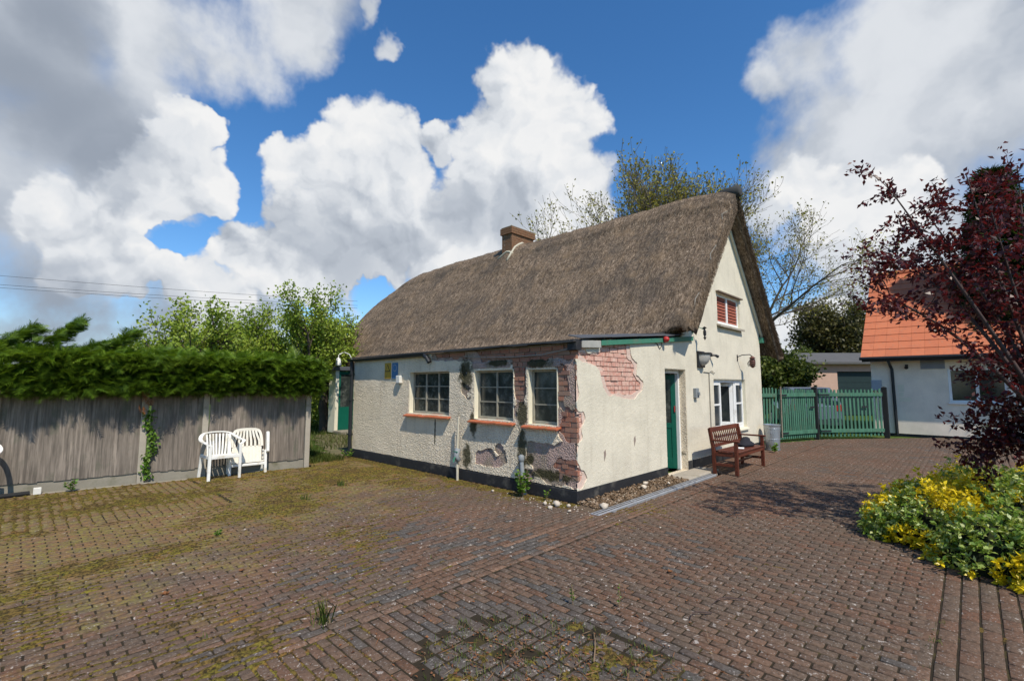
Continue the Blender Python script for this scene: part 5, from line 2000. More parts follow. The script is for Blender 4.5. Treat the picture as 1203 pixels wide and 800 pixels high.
def picket_gate(name, label, a, b, n, h=1.0, lean=0.):
    a, b = np.array(a), np.array(b)
    dv = b - a
    ln = float(np.hypot(*dv))
    t = thing(name, label, 'gate', (a[0], a[1], 0), None, math.atan2(dv[1], dv[0]))
    for z in (.16, 1.30):
        MB().box(.02, ln - .02, .011, .05, z, z + .11).build('rail', 'gate_wood', t, bevel=.004)
        MB().box(.0, ln, -.055, -.011, z + .01, z + .12).build('rail', 'gate_wood', t, bevel=.004)
    for k in range(n):
        o = bpy.data.objects.new('picket', picket_me)
        COL.objects.link(o)
        o.parent = t
        o.location = (.05 + (ln - .1) * k / (n - 1), 0, .04 + rf.normal(0, .006))
        o.rotation_euler = (0, rf.normal(0, .006) + lean * (k / n), 0)
        o.scale = (1, 1, h * rf.uniform(.985, 1.01))
    return t


gp = [(9.40, .62), (10.35, .20), (12.12, -.46), (14.0, -2.0)]
t = picket_gate('picket_fence', 'short angled length of green picket fence next to the cottage', gp[0], gp[1], 9, 1.03, .05)
t['category'] = 'fence'
t = picket_gate('picket_gate', 'narrow pitched green picket gate leaf beside the dustbin', (10.42, .16), (12.05, -.45), 18)
MB().bar((.01, -.07, .1), (.05, -.07, 1.62), .04, .04).build('brace', 'weathered_wood', t)
t = picket_gate('picket_gate', 'wide green picket gate leaf beside the white outbuilding', (12.24, -.53), (13.93, -1.95), 17)
MB().box(.30, .80, .06, .075, 1.02, 1.16).build('notice', 'vent_grey', t)
MB().box(.36, .82, .06, .075, .38, .60).build('notice', 'lagging', t)
for g_ in [o for o in COL.objects if o.name.startswith('picket_gate')]:
    for z in (.20, 1.34):
        MB().box(.0, .34, -.068, -.056, z, z + .045).build('hinge', 'dark_metal', g_)
    MB().box(1.45, 1.66, -.075, -.056, .95, 1.0).build('latch', 'dark_metal', g_)
for (x, y), lab in ((gp[2], 'dark post between the two green gate leaves'), ((14.02, -2.03), 'dark gate post against the white outbuilding')):
    t = thing('gate_post', lab, 'post', (x, y, 0))
    MB().box(-.07, .07, -.07, .07, -.03, 1.58).build('post_shaft', 'gate_post_wood', t, bevel=.008)
    MB().add([(-.08, -.08, 1.58), (.08, -.08, 1.58), (.08, .08, 1.58), (-.08, .08, 1.58), (0, 0, 1.63)], [(0, 1, 4), (1, 2, 4), (2, 3, 4), (3, 0, 4), (3, 2, 1, 0)]).build('post_cap', 'gate_post_wood', t)

# ------------------------------------------------------------------ white outbuilding with orange tiles
ob = thing('white_outbuilding', 'low white rendered outbuilding under an orange tiled roof', 'building', (0, 0, 0))
WX, WY0, WY1, EZ = 15.05, -1.60, -12.6, 2.60
OW = (-4.88, -3.56, 1.12, 2.20)
wm = MB()
for (a, b, lo, hi) in ((WY0, OW[1], .06, EZ), (OW[1], OW[0], .06, OW[2]), (OW[1], OW[0], OW[3], EZ), (OW[0], WY1, .06, EZ)):
    wm.box(WX, WX + .25, a, b, lo, hi)
wm.prism([(WX + .25, .06), (21.9, .06), (21.9, 2.6), (18.5, 5.6), (WX + .25, 2.72)], on_gable, WY0 - .25, WY0)
wm.box(21.6, 21.9, WY0 - .25, WY1, .06, 2.6)
wm.build('wall', 'outbuilding_render', ob)
MB().box(WX + .02, WX + .2, WY0 - .01, WY1, -.03, .06).build('plinth', 'black_paint', ob)
# window
x0 = WX + .07
wf = MB()
for (a, b, lo, hi) in ((OW[0], OW[1], OW[2], OW[2] + .07), (OW[0], OW[1], OW[3] - .07, OW[3]), (OW[0], OW[0] + .07, OW[2] + .07, OW[3] - .07), (OW[1] - .07, OW[1], OW[2] + .07, OW[3] - .07), (-4.26, -4.18, OW[2] + .07, OW[3] - .07)):
    wf.box(x0, x0 + .07, a, b, lo, hi)
w = wf.build('window', 'upvc', ob, bevel=.006)
MB().box(x0 + .03, x0 + .04, -4.18, OW[1] - .07, OW[2] + .07, OW[3] - .07).build('pane', 'glass_clear', w)
MB().box(x0 + .03, x0 + .04, OW[0] + .07, -4.26, OW[2] + .07, OW[3] - .07).build('pane', 'glass_clear', w)
MB().box(WX - .06, WX + .07, OW[0] - .03, OW[1] + .03, OW[2] - .05, OW[2] - .002).build('sill', 'upvc', w, bevel=.006)
MB().box(x0 + .09, x0 + .1, OW[0], OW[1], OW[2], OW[3]).build('dark_backing', 'dark_interior', w)  # dark sheet in place of the unlit inside
# louvred vent, bulkhead, pale patch of scraped paint
vn = MB().box(WX - .03, WX + .01, -3.52, -2.92, 2.19, 2.55).build('vent', 'vent_grey', ob, bevel=.006)
for k in range(7):
    MB().prism([(-.05, 0), (-.04, 0), (-.028, .035), (-.032, .035)], lambda p, q, h: (WX + p, h, 2.215 + k * .045 + q), -3.49, -2.95).build('louvre', 'vent_grey', vn)
for (y0, y1, z0, z1) in ((-2.46, -2.30, 1.45, 1.68), (-2.44, -2.32, 1.30, 1.42), (-2.62, -2.32, 1.12, 1.26)):
    MB().box(WX - .004, WX + .002, y0, y1, z0, z1).build('scraped_patch', 'cream_paint', ob)
# roof
RX0, RXR, RZ0, RZR = 14.58, 18.5, 2.62, 6.10
rl = math.hypot(RXR - RX0, RZR - RZ0)
ra = math.atan2(RZR - RZ0, RXR - RX0)
rm = MB()
rm.prism([(RX0 + .04, RZ0 - .03), (RXR, RZR - .03), (22.4, RZ0 - .03), (22.4, RZ0 - .12), (RXR, RZR - .13), (RX0 + .04, RZ0 - .12)], on_gable, -1.44, -12.8)
rm.build('roof_deck', 'roof_tile_orange', ob)
MB().box(RX0 + .02, RX0 + .05, -1.42, -12.8, RZ0 - .16, RZ0 - .02).build('fascia', 'black_paint', ob)
tw, rows = .335, 13
tm = MB()
tm.prism([(-.002, .0), (.40, .012), (.40, .026), (-.002, .032)], lambda p, q, h: (p, h, q), 0, -tw + .004)
tile_me = tm.mesh('roof_tile')
tile_me.materials.append(MAT['roof_tile_orange'])
ex = rl / rows
for r in range(rows):
    for k in range(18):
        o = bpy.data.objects.new('roof_tile', tile_me)
        COL.objects.link(o)
        o.parent = ob
        s = r * ex - .03
        o.location = (RX0 + s * math.cos(ra), -1.40 - k * tw - (r % 2) * 0.002, RZ0 + s * math.sin(ra) + .002)
        o.rotation_euler = (rf.normal(0, .002), -ra + .03, 0)
# far end of the roof, outside the picture: same tiles as one piece
rr = MB()
for r in range(rows):
    s = r * ex - .03
    x, z = RX0 + s * math.cos(ra), RZ0 + s * math.sin(ra) + .002
    rr.add([(x, -1.40 - 18 * tw, z), (x, -12.8, z), (x + .4 * math.cos(ra - .03), -12.8, z + .4 * math.sin(ra - .03)), (x + .4 * math.cos(ra - .03), -1.40 - 18 * tw, z + .4 * math.sin(ra - .03)),
            (x - .02, -1.40 - 18 * tw, z + .03), (x - .02, -12.8, z + .03), (x - .02 + .4 * math.cos(ra - .03), -12.8, z + .02 + .4 * math.sin(ra - .03)), (x - .02 + .4 * math.cos(ra - .03), -1.40 - 18 * tw, z + .02 + .4 * math.sin(ra - .03))],
           [(3, 2, 1, 0), (4, 5, 6, 7), (0, 1, 5, 4), (1, 2, 6, 5), (2, 3, 7, 6), (3, 0, 4, 7)])
rr.build('roof_tiles_beyond', 'roof_tile_orange', ob, kind='stuff')
MB().tube([(RXR, -1.40, RZR + .0), (RXR, -12.8, RZR + .0)], .12, 10).build('ridge_tile', 'roof_tile_orange', ob)
gt = MB()
gt.tube([(RX0 - .03, -1.36, RZ0 - .05), (RX0 - .03, -12.8, RZ0 - .05)], .055, 8)
gt.build('gutter', 'dark_metal', ob)
gt = MB()
gt.tube([(RX0 - .02, -2.12, RZ0 - .08), (WX - .10, -2.14, RZ0 - .28), (WX - .06, -2.18, 2.2), (WX - .06, -2.2, .02)], .045, 8)
gt.build('downpipe', 'dark_metal', ob)
t = thing('meter_box', 'grey meter box on the outbuilding behind the gate', 'box', (WX, -1.74, 1.66))
MB().box(-.16, .002, -.14, .14, -.18, .18).build('case', 'meter_grey', t, bevel=.01)
MB().box(-.168, -.16, -.11, .11, -.14, .14).build('lid', 'meter_grey', t, bevel=.004)
t = thing('wall_spotlight', 'small black spotlight beside the vent on the white outbuilding', 'lamp', (WX, -2.57, 2.30))
MB().box(-.05, .002, -.04, .04, -.05, .05).build('base', 'dark_metal', t, bevel=.005)
MB().tube([(-.05, 0, 0), (-.12, 0, -.03), (-.18, 0, -.06)], [.03, .045, .055], 10).build('lamp_head', 'dark_metal', t)

# ------------------------------------------------------------------ garage and car behind the gate
ga = place(1000, 27)
gx, gy = ga[0], ga[1]
gar = thing('garage', 'pink rendered garage with dark green door behind the gates', 'garage', (gx, gy, 0))
gar.rotation_euler = (0, 0, YAW - math.pi / 2)
mb = MB()
mb.box(-2.3, -.75, 0, 5, 0, 2.9)
mb.box(3.2, 3.6, 0, 5, 0, 2.9)
mb.box(-.75, 3.2, 0, 5, 2.45, 2.9)
mb.box(-2.3, 3.6, 4.8, 5, 0, 2.44)
mb.build('wall', 'pink_render', gar)
dm = MB()
for k in range(8):
    dm.box(-.75, 3.2, .12 + (.01 if k % 2 else 0), .18, k * .306, k * .306 + .30)
dm.build('garage_door', 'garage_door', gar)
MB().prism([(-.35, 2.86), (2.5, 3.55), (5.35, 2.86), (5.35, 2.98), (2.5, 3.68), (-.35, 2.98)], lambda p, q, h: (h, p, q), -2.6, 3.9).build('roof', 'grey_roof', gar)

cp = place(941, 18.6)
car = thing('parked_car', 'silver blue car parked behind the green picket gate', 'car', (cp[0], cp[1], 0), None, YAW - .35)
body = [(-2.1, .30), (2.05, .30), (2.12, .55), (2.05, .80), (1.25, .95), (.55, 1.46), (-.2, 1.60), (-1.35, 1.58), (-1.95, 1.05), (-2.12, .95), (-2.15, .5)]
bmx = MB()
n = len(body)
sec = [(-.86, .86, .0), (-.80, .97, .0)]
vs, fs = [], []
rings = [(-.84, .88), (-.80, 1.0), (.80, 1.0), (.84, .88)]
for (yy, k) in rings:
    for (x, z) in body:
        tum = max(0, z - .95) * .28
        y2 = yy * (1 - tum / .84 * 1.0)
        vs.append((x * (.97 if k < 1 else 1), y2, .3 + (z - .3) * (.985 if k < 1 else 1)))
for i in range(3):
    for j in range(n):
        fs.append((i * n + j, i * n + (j + 1) % n, (i + 1) * n + (j + 1) % n, (i + 1) * n + j))
fs += [tuple(range(n))[::-1], tuple(3 * n + j for j in range(n))]
bmx.add(vs, fs)
bmx.build('body', 'car_paint', car, bevel=.04)
MB().add([(-1.97, -.58, 1.08), (-1.97, .58, 1.08), (-1.42, .50, 1.53), (-1.42, -.50, 1.53), (-1.99, -.58, 1.08), (-1.99, .58, 1.08), (-1.44, .5, 1.55), (-1.44, -.5, 1.55)], [(0, 1, 2, 3), (7, 6, 5, 4), (0, 4, 5, 1), (1, 5, 6, 2), (2, 6, 7, 3), (3, 7, 4, 0)]).build('rear_window', 'glass_clear', car)
MB().add([(1.27, -.62, .97), (1.27, .62, .97), (.58, .54, 1.45), (.58, -.54, 1.45), (1.30, -.62, .98), (1.30, .62, .98), (.60, .54, 1.47), (.60, -.54, 1.47)], [(0, 1, 2, 3), (7, 6, 5, 4), (0, 4, 5, 1), (1, 5, 6, 2), (2, 6, 7, 3), (3, 7, 4, 0)]).build('windscreen', 'glass_clear', car)
for s_ in (-1, 1):
    MB().prism([(-1.7, 1.0), (.9, 1.0), (.45, 1.38), (-.2, 1.47), (-1.3, 1.46)], lambda p, q, h: (p, s_ * (.845 - (q - .95) * .27 + h), q), -.02, .012).build('side_window', 'glass_clear', car)
    MB().box(-2.14, -2.06, s_ * .78, s_ * .55, .78, 1.0).build('tail_light', 'red_plastic', car, bevel=.01)
    for x in (-1.32, 1.32):
        w = MB().lathe([(.32, -.10), (.33, -.08), (.33, .08), (.32, .10)], (x, s_ * .78, .32), 20, 'y').build('wheel', 'rubber', car)
        MB().lathe([(.2, -.108), (.21, -.1), (.21, .1), (.2, .108)], (x, s_ * .78, .32), 16, 'y').build('rim', 'galvanised', w)


# ------------------------------------------------------------------ trees
def crown_of(name, mat, tips, per, rngx, L, Wd, jitter, parent, tone=None, up_bias=.3, droop=0.):
    T_ = np.array([t[0] for t in tips])
    Dn = np.array([t[1] for t in tips])
    i = np.repeat(np.arange(len(T_)), per)
    P = T_[i] + rngx.normal(size=(len(i), 3)) * jitter
    D = Dn[i] * .5 + rngx.normal(size=(len(i), 3)) * .8
    D[:, 2] -= droop
    rnd = None if tone is None else np.clip(tone(P, rngx), 0, 1)
    return link(name, leaf_mesh(name, P, D, rngx.uniform(*L, len(i)), rngx.uniform(*Wd, len(i)), rngx, rnd, up_bias=up_bias), mat, parent)


def make_tree(name, label, pos, seed, height, trunk_r, trunk_h, limbs, limb_len, depth, leaf, per, L, Wd, jitter, bark, group=None, spread=.75, lift=.08, wander=.16, kids=(3, 4), shrink=.62, tilt=.7, minr=.004, tip_depth=0, keep=1.0, cat='tree', k=5, trunk_lean=(0, 0), tone=None, nseg=5):
    rt = np.random.default_rng(seed)
    t = thing(name, label, cat, tuple(pos), group)
    segs, tips = [], []
    p = np.zeros(3)
    for i in range(4):
        q = p + np.array([rt.normal(0, .04) + trunk_lean[0] / 4, rt.normal(0, .04) + trunk_lean[1] / 4, trunk_h / 4])
        segs.append((*p, trunk_r * (1.25 - i * .12) if i else trunk_r * 1.5, *q, trunk_r * (1.25 - (i + 1) * .12)))
        p = q
    for i in range(limbs):
        a = 2 * math.pi * (i + rt.uniform(-.3, .3)) / limbs
        tl = tilt * rt.uniform(.5, 1.2)
        d = (math.cos(a) * tl, math.sin(a) * tl, 1 - .35 * tl)
        grow(rt, p - np.array([0, 0, rt.uniform(0, trunk_h * .35)]), d, limb_len * rt.uniform(.8, 1.15), trunk_r * .55, depth, segs, tips, wander, lift, kids, spread, shrink, .55, nseg, tip_depth, minr)
    link('trunk', seg_mesh('trunk', segs, k), bark, t)
    if keep < 1:
        tips = [x for x in tips if rt.random() < keep]
    if per:
        crown_of('crown', leaf, tips, per, rt, L, Wd, jitter, t, tone)
    return t, np.array([x[0] for x in tips])


cl_tone = lambda P, r: .15 + .75 * fbm(P[:, 0] * 1.3, P[:, 1] * 1.3, P[:, 2] * 1.3, 4, 3) + r.normal(0, .16, len(P))
make_tree('apple_tree', 'bright green spreading fruit tree behind the middle of the hedge', place(238, 13.5), 2, 4.6, .11, 1.4, 6, 1.25, 3, 'apple_leaf', 4, (.07, .12), (.05, .08), .10, 'bark', 'fruit trees behind the hedge', .8, .10, tone=cl_tone, minr=.005)
make_tree('apple_tree', 'tall leafy fruit tree between the hedge and the thatch', place(352, 15.5), 5, 5.2, .12, 1.7, 6, 1.38, 3, 'apple_leaf', 5, (.07, .12), (.05, .08), .10, 'bark', 'fruit trees behind the hedge', .8, .14, tone=cl_tone, minr=.005)
make_tree('apple_tree', 'dark trunked fruit tree beside the garden path and porch', place(384, 17.6), 9, 5.0, .16, 1.8, 6, 1.40, 3, 'apple_leaf', 4, (.08, .13), (.06, .09), .12, 'bark', 'fruit trees behind the hedge', .8, .10, tone=cl_tone, minr=.005)
make_tree('apple_tree', 'low fruit tree showing over the hedge near the tall conifer shoots', place(188, 15.5), 14, 4.4, .11, 1.4, 6, 1.2, 3, 'apple_leaf', 4, (.07, .12), (.05, .08), .10, 'bark', 'fruit trees behind the hedge', .8, .06, tone=cl_tone, minr=.005)
make_tree('apple_tree', 'leafy fruit tree in the middle of the row above the hedge', place(300, 18.5), 23, 5.0, .12, 1.7, 6, 1.40, 3, 'apple_leaf', 4, (.08, .13), (.06, .09), .12, 'bark', 'fruit trees behind the hedge', .8, .10, tone=cl_tone, minr=.005)
# undergrowth that closes the garden behind the path
rt = np.random.default_rng(6)
for q, (px_, dist, w_, h_, lab) in enumerate(((396, 21, 2.4, 2.6, 'green shrub at the end of the garden path'), (350, 22, 2.6, 2.6, 'shrub behind the fruit trees near the path'), (420, 24, 2.6, 3.0, 'shrub half hidden behind the porch'))):
    b = place(px_, dist)
    t = thing('garden_shrub', lab, 'shrub', tuple(b))
    n = 5000
    U = unit(rt.normal(size=(n, 3))) * (rt.random((n, 1)) ** .4) * np.array([[w_, w_, h_ * .55]]) + np.array([[0, 0, h_ * .5]])
    U *= 1 + .25 * (fbm(U[:, 0] * 1.5, U[:, 1] * 1.5, U[:, 2] * 1.5, 8, 3)[:, None] - .5)
    U = U[U[:, 2] > 0]
    link('crown', leaf_mesh('crown', U, rt.normal(size=U.shape), rt.uniform(.10, .17, len(U)), rt.uniform(.07, .11, len(U)), rt), 'apple_leaf', t)
    MB().tube([(0, 0, 0), (0.05, 0, h_ * .5)], [.06, .03], 6).build('trunk', 'bark', t)

# big half bare trees behind the thatch
sp_tone = lambda P, r: r.random(len(P))
make_tree('budding_tree', 'large tree with bare twigs and young leaves behind the thatched ridge', place(790, 24), 41, 13, .26, 4.8, 10, 3.7, 4, 'spring_leaf', 1, (.10, .17), (.08, .12), .07, 'bark_grey', None, .62, .10, .12, (4, 5), .66, .66, .008, 0, .62, k=3, nseg=4, tone=sp_tone)
make_tree('budding_tree', 'smaller young leafed tree poking over the ridge right of the chimney', place(712, 21), 43, 10, .13, 4.2, 5, 2.1, 3, 'spring_leaf', 2, (.10, .16), (.08, .12), .12, 'bark_grey', None, .6, .12, .13, (3, 4), .62, .4, .005, 0, .8, k=4, tone=sp_tone)
make_tree('budding_tree', 'slender leaning tree whose pale twigs show right of the gable', place(884, 23), 47, 10, .15, 4.2, 7, 3.2, 4, 'spring_leaf', 1, (.09, .14), (.06, .10), .10, 'bark_grey', None, .65, .05, .13, (3, 4), .62, .75, .005, 0, .5, k=4, nseg=4, tone=sp_tone)
# trees behind the gate
make_tree('olive_tree', 'rounded olive green tree behind the pink garage', place(992, 34), 51, 8, .22, 2.0, 9, 2.5, 3, 'olive_leaf', 7, (.16, .28), (.12, .2), .30, 'bark_grey', None, .8, .12, tone=cl_tone, minr=.01)
make_tree('olive_tree', 'thin greyish tree rising beside the orange roof behind the garage', place(1018, 40), 53, 9, .22, 3.0, 7, 3.1, 3, 'olive_leaf', 3, (.15, .25), (.1, .18), .25, 'bark_grey', None, .75, .15, tone=cl_tone, minr=.01)
for (px_, dist, hh, sd_, lab) in ((905, 23, 3.4, 61, 'dark green shrub just right of the cottage corner'), (934, 29, 4.0, 63, 'dark green bush behind the parked car'), (958, 33, 4.6, 67, 'bushy dark tree left of the pink garage')):
    make_tree('dark_shrub', lab, place(px_, dist), sd_, hh, .12, .7, 8, hh * .34, 3, 'dark_leaf', 6, (.13, .22), (.10, .15), .24, 'bark', 'dark shrubs behind the gate', .85, .12, tone=cl_tone, minr=.008, cat='shrub')

# conifer behind the purple tree
cpos = place(1190, 15.5)
cf = thing('conifer', 'tall green conifer behind the purple leaved tree', 'tree', tuple(cpos))
rt = np.random.default_rng(71)
n = 2600
hh = rt.random(n) ** .8 * 8.2 + .8
rad = (9.2 - hh) * .24 * (.55 + .45 * rt.random(n))
aa = rt.uniform(0, 6.283, n)
P = np.stack([rad * np.cos(aa), rad * np.sin(aa), hh - .18 * rad], 1)
D = np.stack([np.cos(aa), np.sin(aa), rt.normal(-.25, .2, n)], 1)
sprays('crown', P, D, rt.uniform(.35, .6, n), rt, 'conifer_leaf', cf, np.clip(rt.normal(.4, .25, n), 0, 1), k=6)
MB().tube([(0, 0, 0), (0, 0, 8.8)], [.18, .02], 8).build('trunk', 'bark', cf)

# ------------------------------------------------------------------ purple leaved tree on the right
pt = thing('purple_tree', 'dark purple leaved tree reaching in over the variegated bush', 'tree', (0, 0, 0))
rt = np.random.default_rng(82)


def spot(x, y, dist):
    "a point in the air, dist metres out, in the bearing of a spot of the photograph"
    d = (x - 601.5) * RT + FPX * FW + (400 - y) * UP
    h = d[0] * math.cos(YAW) + d[1] * math.sin(YAW)
    return CAMP + d * dist / h


base = np.array([1.55, -4.75, 0.])
segs, tips = [], []
fork = base + np.array([.02, .05, 1.15])
segs.append((*base, .085, *(base + np.array([.03, .02, .55])), .07))
segs.append((*(base + np.array([.03, .02, .55])), .07, *fork, .062))
limbs = [((1008, 330), 4.9), ((1040, 215), 5.2), ((1085, 245), 5.5), ((1135, 205), 5.3), ((1195, 195), 5.4), ((1040, 290), 5.6), ((1165, 250), 4.7),
         ((1185, 330), 5.5), ((1165, 515), 5.3), ((1200, 470), 5.0), ((1190, 400), 5.2), ((1215, 520), 5.1), ((1200, 440), 4.8), ((1240, 250), 5.0), ((1260, 380), 5.4), ((1300, 230), 5.5), ((1280, 480), 4.6), ((1330, 330), 5.0)]
for (xy, dist) in limbs:
    end = spot(*xy, dist)
    a = fork.copy() if end[2] > 1.7 else fork - np.array([0, 0, .35])
    mid = a + (end - a) * .45 + np.array([0, 0, .22]) + rt.normal(0, .07, 3)
    pts = smooth_pts([a, mid, end], 6)
    n_ = len(pts)
    for i in range(n_ - 1):
        r0, r1 = .022 * (1 - i / n_) + .004, .022 * (1 - (i + 1) / n_) + .004
        segs.append((*pts[i], r0, *pts[i + 1], r1))
        if i >= n_ * .38:
            for c in range(1 if i < n_ * .6 else 2):
                d = unit(pts[i + 1] - pts[i])
                v = rt.normal(size=3)
                v = unit(v - d * (v @ d))
                grow(rt, pts[i], d * .55 + v * .8 + np.array([0, 0, .05]), rt.uniform(.18, .42), .006, 1, segs, tips, .2, .0, (1, 2), .8, .6, .5, 4, 1, .0022)
    for s_ in range(2):
        tips.append((end, unit(end - mid)))
link('trunk', seg_mesh('trunk', segs, 5), 'twig_purple', pt)
pu_tone = lambda P, r: .25 + .35 * fbm(P[:, 0] * 3, P[:, 1] * 3, P[:, 2] * 3, 4, 3) + r.normal(0, .22, len(P))
crown_of('crown', 'purple_leaf', tips, 5, rt, (.045, .08), (.026, .042), .035, pt, pu_tone, .2, .25)

# ------------------------------------------------------------------ variegated bush
bu = thing('variegated_bush', 'low variegated bush with yellow and cream edged leaves on the right', 'bush', (0, 0, 0))
rt = np.random.default_rng(91)
lobes = []
for (x, y, rx, ry, h) in ((1.30, -3.75, .62, .55, .62), (.75, -4.10, .62, .5, .60), (1.9, -3.70, .7, .5, .62), (1.2, -4.35, .8, .55, .78), (2.5, -4.05, .8, .6, .72), (1.75, -4.7, .9, .7, .82), (.55, -4.55, .6, .5, .60), (2.9, -4.6, .8, .7, .72), (2.2, -3.5, .55, .40, .5), (1.35, -3.42, .5, .40, .50), (1.8, -3.35, .45, .33, .42), (3.3, -3.9, .7, .5, .62), (.75, -5.1, .7, .6, .66), (1.5, -5.4, .9, .7, .8), (3.9, -4.3, .6, .6, .55)):
    lobes.append((x, y, rx, ry, h))
core = MB()
P, D, rn, Ls = [], [], [], []
for (x, y, rx, ry, h) in lobes:
    vs, fs = [], []
    for i in range(6):
        e = math.pi / 2 * i / 5
        for k_ in range(12):
            a = 2 * math.pi * k_ / 12
            q = .66 + rt.normal(0, .05)
            vs.append((x + rx * q * math.cos(a) * math.cos(e), y + ry * q * math.sin(a) * math.cos(e), h * q * math.sin(e)))
    for i in range(5):
        for k_ in range(12):
            fs.append((i * 12 + k_, i * 12 + (k_ + 1) % 12, i * 12 + 12 + (k_ + 1) % 12, i * 12 + 12 + k_))
    core.add(vs, fs)
    nsh = int(400 * (rx + ry) / 1.2)
    for s_ in range(nsh):
        v = unit(np.array([rt.normal(), rt.normal(), abs(rt.normal()) * .9 + .02]))
        q = rt.uniform(.74, 1.02) + (.12 if rt.random() < .06 else 0)
        tip = np.array([x + rx * v[0] * q, y + ry * v[1] * q, max(.03, h * v[2] * q)])
        yel = fbm(tip[0] * 2.3, tip[1] * 2.3, tip[2] * 2.3, 15, 2) + rt.normal(0, .02)
        yellow = yel > .515
        ax = unit(v + np.array([0, 0, .5]) + rt.normal(0, .25, 3))
        for l in range(11):
            a = rt.normal(size=3)
            d = unit(ax * rt.uniform(.1, .9) + unit(a - ax * (a @ ax)) * .85)
            P.append(tip - ax * rt.uniform(0, .09) + rt.normal(0, .006, 3))
            D.append(d)
            Ls.append(rt.uniform(.032, .062))
            rn.append(rt.uniform(.82, 1.) if yellow else (rt.uniform(.3, .76) if rt.random() < .75 else rt.uniform(0, .35)))
core.build('shade_core', 'bush_core', bu)  # dark solid lobes, coloured like the shade deep in the bush
P, D, rn, Ls = map(np.array, (P, D, rn, Ls))
link('foliage', leaf_mesh('foliage', P, D, Ls, Ls * .55, rt, rn, .2, .5), 'variegated_leaf', bu)

# ------------------------------------------------------------------ weeds, grass, litter, twigs
rw = np.random.default_rng(101)


def blades(name, C, n, spread_, L, w, mat, **kw):
    C = np.asarray(C, float)
    i = rw.integers(0, len(C), n)
    P = C[i] + np.stack([rw.normal(0, 1, n) * spread_, rw.normal(0, 1, n) * spread_, np.zeros(n)], 1)
    a = rw.uniform(0, 6.283, n)
    lean = rw.uniform(.05, .5, n)
    Lr = rw.uniform(L[0], L[1], n)
    d = np.stack([np.cos(a) * lean, np.sin(a) * lean, np.ones(n)], 1)
    d = unit(d)
    s = np.stack([-np.sin(a), np.cos(a), np.zeros(n)], 1) * w
    mid = P + d * (Lr * .6)[:, None]
    tip = P + d * Lr[:, None] + np.stack([np.cos(a), np.sin(a), -np.ones(n) * .3], 1) * (Lr * .25 * lean)[:, None]
    V = np.stack([P - s, P + s, mid + s * .7, tip, mid - s * .7], 1).reshape(-1, 3)
    return link(name, np_mesh(name, V, quads_for(n, 5), np.clip(rw.normal(.5, .28, n), 0, 1)), mat, **kw)


# grass path beside the cottage
n = 9000
C = np.stack([rw.uniform(-1.25, -.35, n), rw.uniform(6.1, 12., n), np.full(n, -.045)], 1)
C2 = np.stack([rw.uniform(-1.2, 4, n), rw.uniform(8., 19., n), np.full(n, -.045)], 1)
C2 = C2[~((C2[:, 0] > -.2) & (C2[:, 1] < 6.7))]
blades('grass', np.concatenate([C, C2]), 26000, .02, (.05, .20), .004, 'grass_blade', kind='stuff', label='long grass along the garden path beside the cottage')
pathm = MB()
for k in range(9):
    x = .25 + k * .22 + rw.normal(0, .05)
    y = 6.75 + k * .6
    pathm.box(x - .55, x + .55, y, y + .56, -.05, -.018 + rw.normal(0, .004))
pathm.build('garden_path', 'mossy_path', kind='structure', bevel=.02)
# weeds in the patch, in the joints and at the wall foot
C = []
for k in range(900):
    a, r = rw.uniform(0, 6.283), math.sqrt(rw.random())
    C.append((-3.35 + .70 * r * math.cos(a), -2.35 + .95 * r * math.sin(a), .0))
for k in range(240):
    C.append((-.10 - abs(rw.normal(0, .06)), rw.uniform(0, 6.4), 0))
for k in range(160):
    y = rw.uniform(2.2, 5.2)
    C.append((rw.uniform(-5.2, -.8), y, 0))
for k in range(45):
    C.append((rw.uniform(-5.6, -2.5), rw.uniform(-.4, 2.5), 0))
for k in range(40):
    C.append((rw.uniform(-3.3, -.9), -3.80 + rw.normal(0, .02), 0))
blades('weeds', C, 3600, .018, (.010, .042), .0020, 'grass_blade', kind='stuff', label='short weeds and grass growing from the paving joints')
for (x, y, n_, hh, lab) in ((-3.97, -.72, 34, .20, 'tall grass tuft in the paving near the picture bottom'), (-1.72, 3.55, 60, .13, 'spreading grass tuft on the mossy paving right of the chairs'), (-2.55, 3.0, 40, .10, 'low grass tuft on the mossy paving below the chairs')):
    t = blades('grass_tuft', [(x, y, 0)], n_, .03, (hh * .4, hh), .003, 'grass_blade')
    tag(t, lab, 'grass tuft')


def leafy_weed(x, y, h, spread_, n_, lab, size=(.03, .06), name='leafy_weed'):
    t = thing(name, lab, 'weed', (x, y, 0))
    P, D = [], []
    for s_ in range(max(1, int(n_ / 16))):
        a = rw.uniform(0, 6.283)
        tipx, tipy = spread_ * math.cos(a) * rw.random(), spread_ * math.sin(a) * rw.random()
        hs = h * rw.uniform(.65, 1)
        MB().tube([(0, 0, 0), (tipx * .5, tipy * .5, hs * .6), (tipx, tipy, hs)], .0035, 5).build('stem', 'weed_leaf' if False else 'dry_twig', t)
        for l in range(16):
            f = .2 + .8 * rw.random()
            P.append((tipx * f, tipy * f, hs * f))
            b_ = rw.uniform(0, 6.283)
            D.append((math.cos(b_), math.sin(b_), rw.uniform(-.1, .6)))
    n2 = len(P)
    link('foliage', leaf_mesh('foliage', np.array(P), np.array(D), rw.uniform(*size, n2), rw.uniform(size[0] * .6, size[1] * .6, n2), rw), 'weed_leaf', t)
    return t


